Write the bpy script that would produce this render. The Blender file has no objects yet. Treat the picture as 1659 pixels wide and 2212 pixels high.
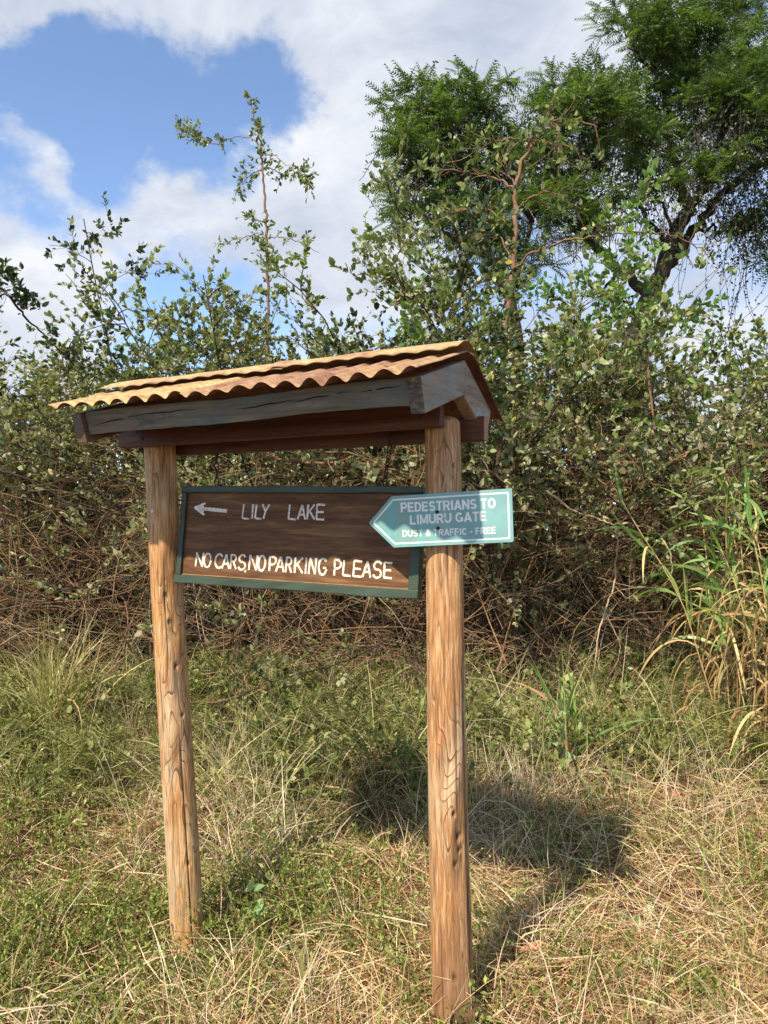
import bpy, math, random
import numpy as np
from mathutils import Matrix, Vector
R = math.radians
random.seed(7); rng = np.random.default_rng(11)
SC = bpy.context.scene; COL = SC.collection

# ------------------------------------------------------------------ camera
EYE = 1.57
F = 1662.0; CX, CY = 829.5, 1106.0            # focal length and centre in units of a 1659 x 2212 picture
cam = bpy.data.cameras.new('camera'); co = bpy.data.objects.new('camera', cam); COL.objects.link(co)
co.location = (0, 0, EYE); co.rotation_euler = (R(90), 0, 0)
cam.sensor_fit = 'VERTICAL'; cam.sensor_height = 24; cam.lens = 24 * F / 2212
cam.clip_end = 2000; cam.clip_start = 0.05; SC.camera = co

# ------------------------------------------------------------------ sky and sun
SUN = Vector((-0.36, -0.53, 0.765)).normalized()
EXPO = 0.68; SUN_E = 5.0; SKY_S = 0.125
SC.view_settings.view_transform = 'Standard'; SC.view_settings.look = 'None'
SC.view_settings.exposure = EXPO; SC.view_settings.gamma = 1; SC.view_settings.use_curve_mapping = False
sl = bpy.data.lights.new('sun', 'SUN'); sl.energy = SUN_E; sl.angle = R(1.1); sl.color = (1.0, 0.90, 0.72)
so = bpy.data.objects.new('sun', sl); COL.objects.link(so)
so.rotation_euler = SUN.to_track_quat('Z', 'Y').to_euler()

def nt_new(nt, typ, **kw):
    n = nt.nodes.new(typ)
    for k, v in kw.items():
        if k.startswith('i_'):
            n.inputs[int(k[2:]) if k[2:].isdigit() else k[2:]].default_value = v
        else: setattr(n, k, v)
    return n
W = bpy.data.worlds.new('World'); SC.world = W; W.use_nodes = True
def sky():
    nt = W.node_tree; nt.nodes.clear(); L = nt.links.new
    out = nt_new(nt, 'ShaderNodeOutputWorld'); bg = nt_new(nt, 'ShaderNodeBackground', i_Strength=SKY_S)
    st = nt_new(nt, 'ShaderNodeTexSky', sky_type='NISHITA', sun_disc=False)
    st.sun_elevation = math.asin(SUN.z); st.sun_rotation = math.atan2(SUN.x, SUN.y) % (2 * math.pi)
    st.altitude = 2000; st.air_density = 1.0; st.dust_density = 0.6; st.ozone_density = 1.5
    hs = nt_new(nt, 'ShaderNodeHueSaturation', i_Saturation=1.0, i_Value=1.30)
    L(st.outputs[0], hs.inputs['Color'])
    tc = nt_new(nt, 'ShaderNodeTexCoord'); D = tc.outputs['Generated']
    def noise(sc, det, rough, off, dist=0.0):
        mp = nt_new(nt, 'ShaderNodeMapping'); mp.inputs['Location'].default_value = off
        mp.inputs['Scale'].default_value = (1, 1, 1.5)
        L(D, mp.inputs[0])
        n = nt_new(nt, 'ShaderNodeTexNoise', i_Scale=sc, i_Detail=det, i_Roughness=rough, i_Distortion=dist)
        L(mp.outputs[0], n.inputs['Vector']); return n.outputs['Fac']
    def math2(op, a, b, c=None, clamp=False):
        m = nt_new(nt, 'ShaderNodeMath', operation=op, use_clamp=clamp)
        for i, v in enumerate((a, b, c)):
            if v is None: continue
            if isinstance(v, (int, float)): m.inputs[i].default_value = v
            else: L(v, m.inputs[i])
        return m.outputs[0]
    wn = nt_new(nt, 'ShaderNodeTexNoise', i_Scale=5.5, i_Detail=6, i_Roughness=.6); L(D, wn.inputs['Vector'])
    ws = nt_new(nt, 'ShaderNodeVectorMath', operation='SUBTRACT'); L(wn.outputs['Color'], ws.inputs[0]); ws.inputs[1].default_value = (.5, .5, .5)
    wm = nt_new(nt, 'ShaderNodeVectorMath', operation='MULTIPLY_ADD'); L(ws.outputs[0], wm.inputs[0]); wm.inputs[1].default_value = (.30, .30, .30); L(D, wm.inputs[2])
    DW = wm.outputs[0]
    def blob(px, r, amp, acc):
        d = Vector(((px[0] - CX) / F, 1, (CY - px[1]) / F)).normalized()
        v = nt_new(nt, 'ShaderNodeVectorMath', operation='DISTANCE'); L(DW, v.inputs[0]); v.inputs[1].default_value = d
        mr = nt_new(nt, 'ShaderNodeMapRange', interpolation_type='SMOOTHERSTEP')
        L(v.outputs['Value'], mr.inputs[0]); mr.inputs[1].default_value = 0; mr.inputs[2].default_value = r / F
        mr.inputs[3].default_value = amp; mr.inputs[4].default_value = 0
        return math2('ADD', acc, mr.outputs[0])
    n1 = noise(4.2, 9, 0.58, (3.1, 0.4, 1.7), 0.25); n2 = noise(13, 7, 0.62, (0, 2, 0), 0.5)
    acc = math2('MULTIPLY_ADD', n1, 0.95, -0.17); acc = math2('MULTIPLY_ADD', n2, 0.46, acc); acc = math2('ADD', acc, -0.06)
    for px, r, a in [((30, -10), 200, .30), ((430, 0), 260, .22), ((220, -20), 160, .10), ((900, 60), 560, .36), ((1200, 100), 600, .3), ((720, 330), 240, .22),
                     ((300, 400), 290, .30), ((170, 380), 200, .14), ((500, 440), 260, .22), ((110, 390), 150, .12), ((60, 640), 330, .3), ((760, 480), 340, .28),
                     ((1500, 600), 700, .12), ((45, 240), 60, .10), ((640, 90), 180, .1),
                     ((330, 220), 300, -.26), ((500, 250), 260, -.24), ((100, 250), 220, -.22), ((70, 470), 150, -.26), ((230, 230), 220, -.12), ((610, 230), 150, -.12),
                     ((0, 150), 130, -.16), ((480, 190), 70, .10), ((190, 150), 70, .09), ((300, 290), 60, .08), ((20, 330), 90, .14), ((655, 385), 110, -.2), ((600, 200), 150, -.12), ((560, 70), 100, -.10), ((250, 90), 130, -.06)]:
        acc = blob(px, r, a, acc)
    mr = nt_new(nt, 'ShaderNodeMapRange', interpolation_type='SMOOTHSTEP'); L(acc, mr.inputs[0])
    mr.inputs[1].default_value = 0.37; mr.inputs[2].default_value = 0.72
    # cloud brightness: thick parts white, thin parts and undersides grey-blue
    n3 = noise(5.5, 7, 0.6, (1, 5, 2), 0.4)
    cr = nt_new(nt, 'ShaderNodeValToRGB'); L(n3, cr.inputs[0])
    cr.color_ramp.elements[0].position = .34; cr.color_ramp.elements[0].color = (2.75, 3.1, 3.8, 1)
    cr.color_ramp.elements[1].position = .66; cr.color_ramp.elements[1].color = (4.7, 4.85, 5.1, 1)
    mx = nt_new(nt, 'ShaderNodeMixRGB'); L(mr.outputs[0], mx.inputs[0]); L(hs.outputs[0], mx.inputs[1]); L(cr.outputs[0], mx.inputs[2])
    L(mx.outputs[0], bg.inputs[0]); L(bg.outputs[0], out.inputs[0])
    W.cycles.sampling_method = 'MANUAL'; W.cycles.sample_map_resolution = 512
sky()
SC.cycles.max_bounces = 6; SC.cycles.diffuse_bounces = 3; SC.cycles.transmission_bounces = 4; SC.cycles.glossy_bounces = 2
SC.cycles.use_denoising = True

# ------------------------------------------------------------------ helpers
def at(px, y):                                # a picture direction followed to depth y
    return np.array([(px[0] - CX) / F * y, y, EYE + (CY - px[1]) / F * y])
def nrm(a): return a / np.maximum(np.linalg.norm(a, axis=-1, keepdims=True), 1e-9)
def tag(o, label=None, cat=None, group=None, kind=None):
    if label: o['label'] = label
    if cat: o['category'] = cat
    if group: o['group'] = group
    if kind: o['kind'] = kind
    return o
def empty(name, loc=(0, 0, 0), rot=(0, 0, 0), **kw):
    o = bpy.data.objects.new(name, None); COL.objects.link(o); o.location = loc; o.rotation_euler = rot
    o.empty_display_size = .1
    return tag(o, **kw)
def mk(name, V, Fs, m, parent=None, smooth=False, attrs=None):
    """V (n,3); Fs one array or a list of arrays of tris/quads, or a python list of polygons."""
    me = bpy.data.meshes.new(name)
    if isinstance(Fs, np.ndarray): Fs = [Fs]
    V = np.asarray(V, dtype=np.float32)
    if len(Fs) and not isinstance(Fs[0], np.ndarray):
        me.from_pydata([tuple(map(float, v)) for v in V], [], Fs)
    else:
        nl = sum(f.size for f in Fs); nf = sum(len(f) for f in Fs)
        me.vertices.add(len(V)); me.vertices.foreach_set('co', V.ravel())
        me.loops.add(nl); me.loops.foreach_set('vertex_index', np.concatenate([f.ravel() for f in Fs]).astype(np.int32))
        me.polygons.add(nf)
        tot = np.concatenate([np.full(len(f), f.shape[1]) for f in Fs]).astype(np.int32)
        st = np.concatenate([[0], np.cumsum(tot)[:-1]]).astype(np.int32)
        me.polygons.foreach_set('loop_start', st); me.polygons.foreach_set('loop_total', tot)
        me.update(calc_edges=True)
    if attrs:
        for k, v in attrs.items():
            a = me.attributes.new(k, 'FLOAT', 'POINT'); a.data.foreach_set('value', np.asarray(v, np.float32))
    if smooth: me.polygons.foreach_set('use_smooth', np.ones(len(me.polygons), bool))
    me.materials.append(m)
    o = bpy.data.objects.new(name, me); COL.objects.link(o)
    if parent:
        o.parent = parent
        if name in STUFFY: o['kind'] = 'stuff'
    return o
STUFFY = {'leaves', 'dusty_leaves', 'twigs', 'branches', 'crown', 'vines', 'vine_leaves', 'climber_leaves', 'blades', 'dry_blades', 'green_blades', 'canes', 'herb_stems'}
def box_vf(lo, hi):
    x0, y0, z0 = lo; x1, y1, z1 = hi
    V = [(x0,y0,z0),(x1,y0,z0),(x1,y1,z0),(x0,y1,z0),(x0,y0,z1),(x1,y0,z1),(x1,y1,z1),(x0,y1,z1)]
    return V, [(0,3,2,1),(4,5,6,7),(0,1,5,4),(1,2,6,5),(2,3,7,6),(3,0,4,7)]
def bevel(o, w=.002, seg=2):
    b = o.modifiers.new('bevel', 'BEVEL'); b.width = w; b.segments = seg; b.limit_method = 'ANGLE'; b.angle_limit = R(40)
    return o
def tubes(P, Rd, sides=4):
    """P (N,K,3), Rd (N,K) -> vertices, quads"""
    N, K, _ = P.shape
    T = nrm(np.gradient(P, axis=1))
    ref = np.where(np.abs(nrm(P[:, -1] - P[:, 0])[:, 2:3]) > .8, [[1., 0.13, 0]], [[0., 0.1, 1.]])[:, None, :]
    A = nrm(np.cross(T, ref)); B = np.cross(T, A)
    th = np.linspace(0, 2 * np.pi, sides, endpoint=False)
    V = P[:, :, None] + Rd[:, :, None, None] * (A[:, :, None] * np.cos(th)[:, None] + B[:, :, None] * np.sin(th)[:, None])
    i = np.arange(N * K * sides).reshape(N, K, sides)
    a = i[:, :-1]; b = i[:, 1:]
    Q = np.stack([a, np.roll(a, -1, 2), np.roll(b, -1, 2), b], -1).reshape(-1, 4)
    return V.reshape(-1, 3), Q
class Acc:                                     # collects arrays into one mesh
    def __init__(s): s.V = []; s.F = []; s.n = 0
    def add(s, V, Fq):
        V = np.asarray(V, float).reshape(-1, 3); s.V.append(V); s.F.append(np.asarray(Fq) + s.n); s.n += len(V)
    def build(s, name, m, parent=None, smooth=False):
        return mk(name, np.concatenate(s.V), s.F, m, parent, smooth)
def grow(p, d, ln, K, wob, grav=0., up=0.):
    P = [p]; d = nrm(d)
    cur = rng.normal(size=d.shape) * wob * .5
    for k in range(K - 1):
        cur = cur * .7 + rng.normal(size=d.shape) * wob
        d = nrm(d + cur + np.array([0, 0, up - grav]))
        P.append(P[-1] + d * (ln / (K - 1))[:, None])
    return np.stack(P, 1)
def spawn(P, per, t0, t1, ang0, ang1):
    N, K, _ = P.shape
    idx = np.repeat(np.arange(N), per); t = rng.uniform(t0, t1, len(idx)) * (K - 1)
    k = np.clip(t.astype(int), 0, K - 2); fr = (t - k)[:, None]
    a = P[idx, k]; b = P[idx, k + 1]; pos = a * (1 - fr) + b * fr; tan = nrm(b - a)
    r = rng.normal(size=tan.shape); perp = nrm(r - tan * (r * tan).sum(1, keepdims=True))
    an = rng.uniform(ang0, ang1, len(idx))[:, None]
    return pos, tan * np.cos(an) + perp * np.sin(an), idx, t / (K - 1)
LEAF = np.array([(0,0,0),(.30,-.45,.05),(.70,-.38,.0),(1,0,-.10),(.70,.38,.0),(.30,.45,.05)])
LEAFT = np.array([(0,1,5),(1,2,5),(2,4,5),(2,3,4)])
DIA = np.array([(0,0,0),(.45,-.5,.05),(1,0,-.05),(.45,.5,.05)])
DIAT = np.array([(0,1,2),(0,2,3)])
def leaves(pos, d, size, wid, tmpl=LEAF, tri=LEAFT, flat=0.6):
    """a leaf at each pos pointing along d; normals lean upward by 'flat'"""
    d = nrm(d); n = rng.normal(size=d.shape) * (1 - flat) + np.array([0, 0, flat])
    s = nrm(np.cross(n, d)); n = np.cross(d, s)
    size = np.broadcast_to(size, len(pos)); w = size * wid
    t = tmpl
    V = pos[:, None] + (t[None, :, 0:1] * d[:, None]) * size[:, None, None] + (t[None, :, 1:2] * s[:, None]) * w[:, None, None] \
        + (t[None, :, 2:3] * n[:, None]) * size[:, None, None]
    off = (np.arange(len(pos)) * len(t))[:, None, None]
    return V.reshape(-1, 3), (tri[None] + off).reshape(-1, 3)
def blades(p, d, ln, wd, K=4, bend=.5, wob=.08):
    """ribbons that start along d and fall over"""
    N = len(p); P = [p]; dd = nrm(d); cur = rng.normal(size=d.shape) * wob
    for k in range(K - 1):
        dd = nrm(dd + cur + np.array([0, 0, -1.]) * (np.broadcast_to(bend, N) / (K - 1))[:, None])
        P.append(P[-1] + dd * (ln / (K - 1))[:, None])
    P = np.stack(P, 1); T = nrm(np.gradient(P, axis=1))
    r = rng.normal(size=(N, 1, 3)); S = nrm(np.cross(T, np.broadcast_to(r, T.shape)))
    prof = np.array([.7, 1, .8, .12]) if K == 4 else np.interp(np.linspace(0, 1, K), [0, .3, .75, 1], [.6, 1, .75, .08])
    w = (np.broadcast_to(wd, N)[:, None] * prof)[:, :, None] * .5
    V = np.stack([P - S * w, P + S * w], 2)
    i = np.arange(N * K * 2).reshape(N, K, 2)
    Q = np.stack([i[:, :-1, 0], i[:, :-1, 1], i[:, 1:, 1], i[:, 1:, 0]], -1).reshape(-1, 4)
    return V.reshape(-1, 3), Q
def _h(ix, iy, iz):
    n = (ix * 374761393 + iy * 668265263 + iz * 2147483647 + 1013904223) & 0xffffffff
    n = ((n ^ (n >> 13)) * 1274126177) & 0xffffffff; n = (n ^ (n >> 16)) & 0xffff
    return n / 65535.
def vnoise(p):
    p = np.asarray(p, float); i = np.floor(p).astype(np.int64); f = p - i; f = f * f * f * (f * (f * 6 - 15) + 10); o = 0
    for dx in (0, 1):
        for dy in (0, 1):
            for dz in (0, 1):
                w = (f[..., 0] if dx else 1 - f[..., 0]) * (f[..., 1] if dy else 1 - f[..., 1]) * (f[..., 2] if dz else 1 - f[..., 2])
                o = o + w * _h(i[..., 0] + dx, i[..., 1] + dy, i[..., 2] + dz)
    return o
def fbm(p, o=4):
    s = 0; a = .5; p = np.asarray(p, float)
    for k in range(o): s = s + a * vnoise(p); p = p * 2.03 + 17.3; a *= .5
    return s / (1 - .5 ** o)
def smooth(a, b, x): t = np.clip((x - a) / (b - a), 0, 1); return t * t * (3 - 2 * t)

# ------------------------------------------------------------------ materials
def mat(name):
    m = bpy.data.materials.new(name); m.use_nodes = True; nt = m.node_tree
    b = nt.nodes['Principled BSDF']; b.inputs['Specular IOR Level'].default_value = .3
    return m, nt, b
def ramp(nt, fac, stops, interp='LINEAR'):
    c = nt_new(nt, 'ShaderNodeValToRGB'); c.color_ramp.interpolation = interp
    while len(c.color_ramp.elements) < len(stops): c.color_ramp.elements.new(.5)
    for e, (p, col) in zip(c.color_ramp.elements, stops): e.position = p; e.color = (*col, 1) if len(col) == 3 else col
    nt.links.new(fac, c.inputs[0]); return c.outputs[0]
def noise(nt, scale, det=5, rough=.6, stretch=(1, 1, 1), dist=0., coord='Object'):
    tc = nt_new(nt, 'ShaderNodeTexCoord'); mp = nt_new(nt, 'ShaderNodeMapping'); mp.inputs['Scale'].default_value = stretch
    mp.inputs['Location'].default_value = (random.uniform(0, 9), random.uniform(0, 9), random.uniform(0, 9))
    nt.links.new(tc.outputs[coord], mp.inputs[0])
    n = nt_new(nt, 'ShaderNodeTexNoise', i_Scale=scale, i_Detail=det, i_Roughness=rough, i_Distortion=dist)
    nt.links.new(mp.outputs[0], n.inputs['Vector']); return n.outputs['Fac']
def mixc(nt, f, a, b, mode='MIX'):
    m = nt_new(nt, 'ShaderNodeMixRGB', blend_type=mode)
    for i, v in enumerate((f, a, b)):
        if isinstance(v, (int, float)): m.inputs[i].default_value = v
        elif isinstance(v, tuple): m.inputs[i].default_value = (*v, 1)
        else: nt.links.new(v, m.inputs[i])
    return m.outputs[0]
def maprange(nt, f, a, b, c=0, d=1):
    m = nt_new(nt, 'ShaderNodeMapRange'); nt.links.new(f, m.inputs[0])
    for i, v in enumerate((a, b, c, d)): m.inputs[i + 1].default_value = v
    return m.outputs[0]
def bump(nt, b, h, s=.3, dist=.004):
    bp = nt_new(nt, 'ShaderNodeBump', i_Strength=s, i_Distance=dist); nt.links.new(h, bp.inputs['Height'])
    nt.links.new(bp.outputs[0], b.inputs['Normal'])

def foliage(name, cols, trans=.25, rough=.5, dust=None, patch=None, spec=.35):
    m, nt, b = mat(name); L = nt.links.new
    g = nt_new(nt, 'ShaderNodeNewGeometry'); c = ramp(nt, g.outputs['Random Per Island'], cols)
    if patch:
        n = noise(nt, patch[0], 2, .5, coord='Object'); c = mixc(nt, maprange(nt, n, .4, .62, 0, patch[2]), c, patch[1])
    
    L(c, b.inputs['Base Color']); b.inputs['Roughness'].default_value = rough; b.inputs['Specular IOR Level'].default_value = spec
    t = nt_new(nt, 'ShaderNodeBsdfTranslucent'); L(mixc(nt, 1., c, (1.5, 1.7, .7), 'MULTIPLY'), t.inputs[0])
    s = nt_new(nt, 'ShaderNodeMixShader'); s.inputs[0].default_value = trans
    L(b.outputs[0], s.inputs[1]); L(t.outputs[0], s.inputs[2]); L(s.outputs[0], nt.nodes['Material Output'].inputs[0])
    return m
M = {}
M['leaf_dusty'] = foliage('leaf_dusty', [(0, (.07, .08, .03)), (.25, (.16, .17, .07)), (.5, (.24, .25, .12)), (.75, (.32, .32, .18)), (.93, (.42, .40, .25)), (1, (.40, .32, .14))], .24, .55)
M['leaf_green'] = foliage('leaf_green', [(0, (.045, .07, .018)), (.35, (.10, .145, .035)), (.7, (.175, .225, .065)), (.93, (.27, .32, .11)), (.975, (.36, .36, .08)), (1, (.55, .42, .07))], .25, .4, patch=(1.3, (.22, .24, .11), .5))
M['leaf_bright'] = foliage('leaf_bright', [(0, (.07, .14, .03)), (.5, (.12, .22, .045)), (1, (.24, .34, .09))], .3, .4)
M['leaf_dark'] = foliage('leaf_dark', [(0, (.02, .04, .014)), (.6, (.045, .075, .025)), (1, (.10, .13, .04))], .12, .35)
M['feather'] = foliage('feather', [(0, (.04, .065, .02)), (.5, (.095, .15, .038)), (1, (.21, .30, .08))], .35, .5, patch=(.9, (.05, .08, .03), .55))
M['vine_leaf'] = foliage('vine_leaf', [(0, (.05, .065, .04)), (.6, (.10, .12, .075)), (1, (.17, .17, .12))], .15, .5)
M['far_leaf'] = foliage('far_leaf', [(0, (.09, .13, .04)), (.5, (.16, .20, .07)), (1, (.33, .34, .16))], .3, .6)
M['straw'] = foliage('straw', [(0, (.20, .10, .045)), (.3, (.42, .26, .125)), (.65, (.62, .44, .24)), (.9, (.76, .60, .37)), (1, (.54, .47, .21))], .15, .6)
M['straw_red'] = foliage('straw_red', [(0, (.18, .075, .035)), (.4, (.38, .19, .085)), (.75, (.56, .35, .18)), (1, (.70, .52, .30))], .12, .6)
M['straw_pale'] = foliage('straw_pale', [(0, (.32, .21, .14)), (.5, (.57, .43, .29)), (1, (.74, .62, .46))], .15, .6)
M['grass_green'] = foliage('grass_green', [(0, (.10, .13, .025)), (.5, (.21, .26, .06)), (.85, (.34, .38, .11)), (1, (.48, .44, .18))], .3, .45)
M['grass_yellow'] = foliage('grass_yellow', [(0, (.17, .18, .05)), (.5, (.36, .34, .13)), (1, (.60, .51, .27))], .3, .45)
M['reed_green'] = foliage('reed_green', [(0, (.10, .20, .05)), (.6, (.22, .36, .10)), (1, (.42, .50, .18))], .35, .35)
M['reed_dry'] = foliage('reed_dry', [(0, (.26, .14, .06)), (.4, (.42, .27, .12)), (.8, (.58, .42, .20)), (1, (.50, .44, .18))], .2, .5)
M['herb'] = foliage('herb', [(0, (.055, .08, .015)), (.4, (.14, .18, .035)), (.8, (.26, .31, .07)), (1, (.42, .44, .14))], .25, .45)
M['fern'] = foliage('fern', [(0, (.08, .09, .022)), (.5, (.22, .23, .065)), (1, (.42, .39, .16))], .25, .5)
M['heart'] = foliage('heart', [(0, (.16, .26, .10)), (.6, (.28, .40, .18)), (1, (.42, .48, .26))], .25, .4)
def plain(name, cols, scale=8, rough=.7, stretch=(1, 1, 1), bs=.3, bd=.003, island=False):
    m, nt, b = mat(name); n = noise(nt, scale, 6, .65, stretch)
    c = ramp(nt, n, cols)
    if island:
        g = nt_new(nt, 'ShaderNodeNewGeometry'); c = mixc(nt, .8, c, ramp(nt, g.outputs['Random Per Island'], [(0, (.45, .45, .45)), (1, (1.5, 1.4, 1.3))]), 'MULTIPLY')
    nt.links.new(c, b.inputs['Base Color']); b.inputs['Roughness'].default_value = rough
    if bs: bump(nt, b, n, bs, bd)
    return m
M['bark_red'] = plain('bark_red', [(.3, (.11, .055, .032)), (.7, (.27, .145, .085))], 20, .7)
M['bark_dark'] = plain('bark_dark', [(.3, (.022, .016, .012)), (.7, (.06, .043, .03))], 14, .9)
M['twig'] = plain('twig', [(.25, (.12, .062, .03)), (.75, (.37, .225, .12))], 6, .7, bs=0, island=True)
M['twig_pale'] = plain('twig_pale', [(.25, (.30, .21, .13)), (.75, (.58, .46, .32))], 6, .7, bs=0, island=True)
M['soil'] = plain('soil', [(.3, (.04, .022, .012)), (.5, (.10, .056, .027)), (.75, (.19, .12, .06))], 14, .95, bs=.8, bd=.03)
M['iron'] = plain('iron', [(.3, (.035, .02, .015)), (.7, (.11, .055, .035))], 60, .75)

# ------------------------------------------------------------------ ground
def ground_z(x, y):
    x = np.asarray(x, float); y = np.asarray(y, float)
    z = .24 * smooth(3.4, 5.7, y) + .045 * (y > 8) * (y - 8)
    z = z - .06 * (1 - smooth(3.0, 4.4, y)) - .05 * np.exp(-((x + .75) ** 2 + (y - 2.75) ** 2) / .25) - .035 * np.exp(-((x - .2) ** 2 + (y - 2.2) ** 2) / .12)
    p = np.stack([x * .8, y * .8, x * 0], -1)
    return z + .10 * (vnoise(p) - .5) + (.08 + .12 * smooth(3.0, 4.0, y)) * (vnoise(p * 2.6 + 4) - .5) + .03 * (vnoise(p * 7) - .5)
def gpt(px):                                   # where a picture direction meets the ground
    d = np.array([(px[0] - CX) / F, 1, (CY - px[1]) / F]); y = 1.2
    while y < 12 and EYE + d[2] * y > float(ground_z(d[0] * y, y)): y += .01
    return np.array([d[0] * y, y, float(ground_z(d[0] * y, y))])
def build_ground():
    xs = np.concatenate([[-900, -300, -100, -40, -20], np.linspace(-8, 8, 121), [20, 40, 100, 300, 900]])
    ys = np.concatenate([[-60, -20, -8, -3], np.linspace(0, 10, 90), [18, 25, 40, 90, 250, 900]])
    X, Y = np.meshgrid(xs, ys, indexing='ij'); Z = ground_z(X, np.minimum(Y, 30)); n, k = X.shape
    i = np.arange(n * k).reshape(n, k)
    Q = np.stack([i[:-1, :-1], i[1:, :-1], i[1:, 1:], i[:-1, 1:]], -1).reshape(-1, 4)
    tag(mk('ground', np.stack([X, Y, Z], -1).reshape(-1, 3), Q, M['soil'], smooth=True), 'brown earth of the grassy bank under the signboard', kind='structure')
build_ground()

# ------------------------------------------------------------------ sign shelter
AZ = R(26.5); O = np.array([.172, 2.37, 0.])
LX = np.array([math.cos(AZ), -math.sin(AZ), 0]); LY = np.array([math.sin(AZ), math.cos(AZ), 0])
def loc(w): w = np.asarray(w, float) - O; return np.array([w @ LX, w @ LY, w[2]])

def wood_log(name, ch=(.50, .27, .11)):
    m, nt, b = mat(name); L = nt.links.new
    fib = noise(nt, 9, 8, .7, (9, 9, .55)); fine = noise(nt, 22, 6, .7, (8, 8, .45)); big = noise(nt, 3.2, 4, .55, (1, 1, .5)); blot = noise(nt, 5, 4, .6, (1.4, 1.4, .45))
    c = ramp(nt, fib, [(.30, (.13, .062, .028)), (.43, tuple(.60 * v for v in ch)), (.54, ch), (.66, (.66, .46, .24))])
    c = mixc(nt, maprange(nt, big, .42, .60, 0, .8), c, ramp(nt, fine, [(.3, (.30, .11, .035)), (.7, (.56, .26, .085))]))
    c = mixc(nt, maprange(nt, blot, .54, .70, 0, .6), c, ramp(nt, fine, [(.3, (.44, .33, .20)), (.7, (.70, .57, .38))]))
    c = mixc(nt, maprange(nt, fine, .55, .66, 0, .7), c, (.70, .53, .33))
    c = mixc(nt, maprange(nt, fine, .46, .34, 0, .85), c, (.14, .068, .034))
    gry = noise(nt, 4, 5, .65, (2.2, 2.2, .5)); c = mixc(nt, maprange(nt, gry, .58, .72, 0, .6), c, (.27, .235, .19))
    at_ = nt_new(nt, 'ShaderNodeAttribute', attribute_name='pit')
    c = mixc(nt, at_.outputs['Fac'], c, (.06, .03, .018))
    wv = nt_new(nt, 'ShaderNodeAttribute', attribute_name='wear')
    c = mixc(nt, wv.outputs['Fac'], c, (.16, .075, .04))
    L(c, b.inputs['Base Color']); b.inputs['Roughness'].default_value = .62
    # wavy ledges where outer rings have flaked off: contour lines of a slow noise
    cn = noise(nt, 5.2, 1.6, .42, (2.0, 2.0, .34), .35)
    def mt(op, x, y=None):
        n_ = nt_new(nt, 'ShaderNodeMath', operation=op)
        for i_, v in enumerate((x, y)):
            if v is None: continue
            if isinstance(v, (int, float)): n_.inputs[i_].default_value = v
            else: L(v, n_.inputs[i_])
        return n_.outputs[0]
    lv = mt('MULTIPLY', cn, 22.); fr = mt('FRACT', lv)
    pl = nt_new(nt, 'ShaderNodeAttribute', attribute_name='peel').outputs['Fac']
    br = noise(nt, 7, 2, .5, (1, 1, .5)); pm = mt('MULTIPLY', mt('MULTIPLY', pl, 1.45), maprange(nt, br, .36, .5)); pm = nt_new(nt, 'ShaderNodeClamp', i_0=0.).outputs[0] if False else mt('MINIMUM', pm, 1.)
    line = mt('MULTIPLY', maprange(nt, fr, .80, .93), maprange(nt, fr, 1.0, .97))
    lf = mt('MULTIPLY', mt('MULTIPLY', line, pm), .85)
    c = mixc(nt, lf, c, (.085, .04, .02))
    c = mixc(nt, mt('MULTIPLY', mt('MULTIPLY', maprange(nt, fr, .12, .0), pm), .35), c, (.74, .56, .34))
    L(c, b.inputs['Base Color'])
    h = mixc(nt, .5, fib, fine); h2 = mt('ADD', mt('MULTIPLY', mt('MULTIPLY', fr, pm), -1.1), h)
    bump(nt, b, h2, 1., .004)
    return m
M['log_gold'] = wood_log('log_gold', (.56, .31, .12)); M['log_brown'] = wood_log('log_brown', (.47, .25, .11))
def wood_plank(name, dark, light, grain='x', rough=.55, crack=True, paint=None, bs=.4):
    st = {'x': (.35, 7, 7), 'y': (7, .35, 7), 'z': (7, 7, .35)}[grain]
    m, nt, b = mat(name); n = noise(nt, 8, 8, .65, st, .3); f = noise(nt, 30, 5, .7, st)
    c = ramp(nt, n, [(.3, dark), (.7, light)])
    c = mixc(nt, .5, c, ramp(nt, f, [(.3, (.5, .5, .5)), (.7, (1.35, 1.35, 1.35))]), 'MULTIPLY')
    if paint:
        p = noise(nt, 6, 7, .7, tuple(1 + .25 * (s - 1) for s in st)); p2 = noise(nt, 2.5, 3, .5)
        pc = ramp(nt, p2, [(.35, paint[0]), (.65, paint[1])]); c = mixc(nt, maprange(nt, p, paint[2], paint[2] + .16, 0, .92), c, pc)
    nt.links.new(c, b.inputs['Base Color']); b.inputs['Roughness'].default_value = rough
    bump(nt, b, mixc(nt, .5, n, f), bs, .003); return m
M['beam'] = wood_plank('beam', (.055, .02, .011), (.15, .062, .03)); M['beam_end'] = wood_plank('beam_end', (.26, .13, .06), (.45, .25, .12), 'z')
M['fascia'] = wood_plank('fascia', (.09, .065, .045), (.22, .19, .14), paint=((.04, .068, .068), (.13, .165, .155), .44))
M['rafter'] = wood_plank('rafter', (.14, .085, .05), (.38, .28, .18), 'y', paint=((.20, .21, .185), (.36, .35, .29), .46))
M['rafter_dark'] = wood_plank('rafter_dark', (.09, .05, .03), (.20, .125, .08), 'y', paint=((.06, .08, .08), (.12, .14, .14), .5))
M['endgrain'] = plain('endgrain', [(.35, (.035, .035, .03)), (.55, (.12, .10, .075)), (.75, (.30, .20, .12))], 40, .8, (1, 1, 2), .9, .004)
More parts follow.
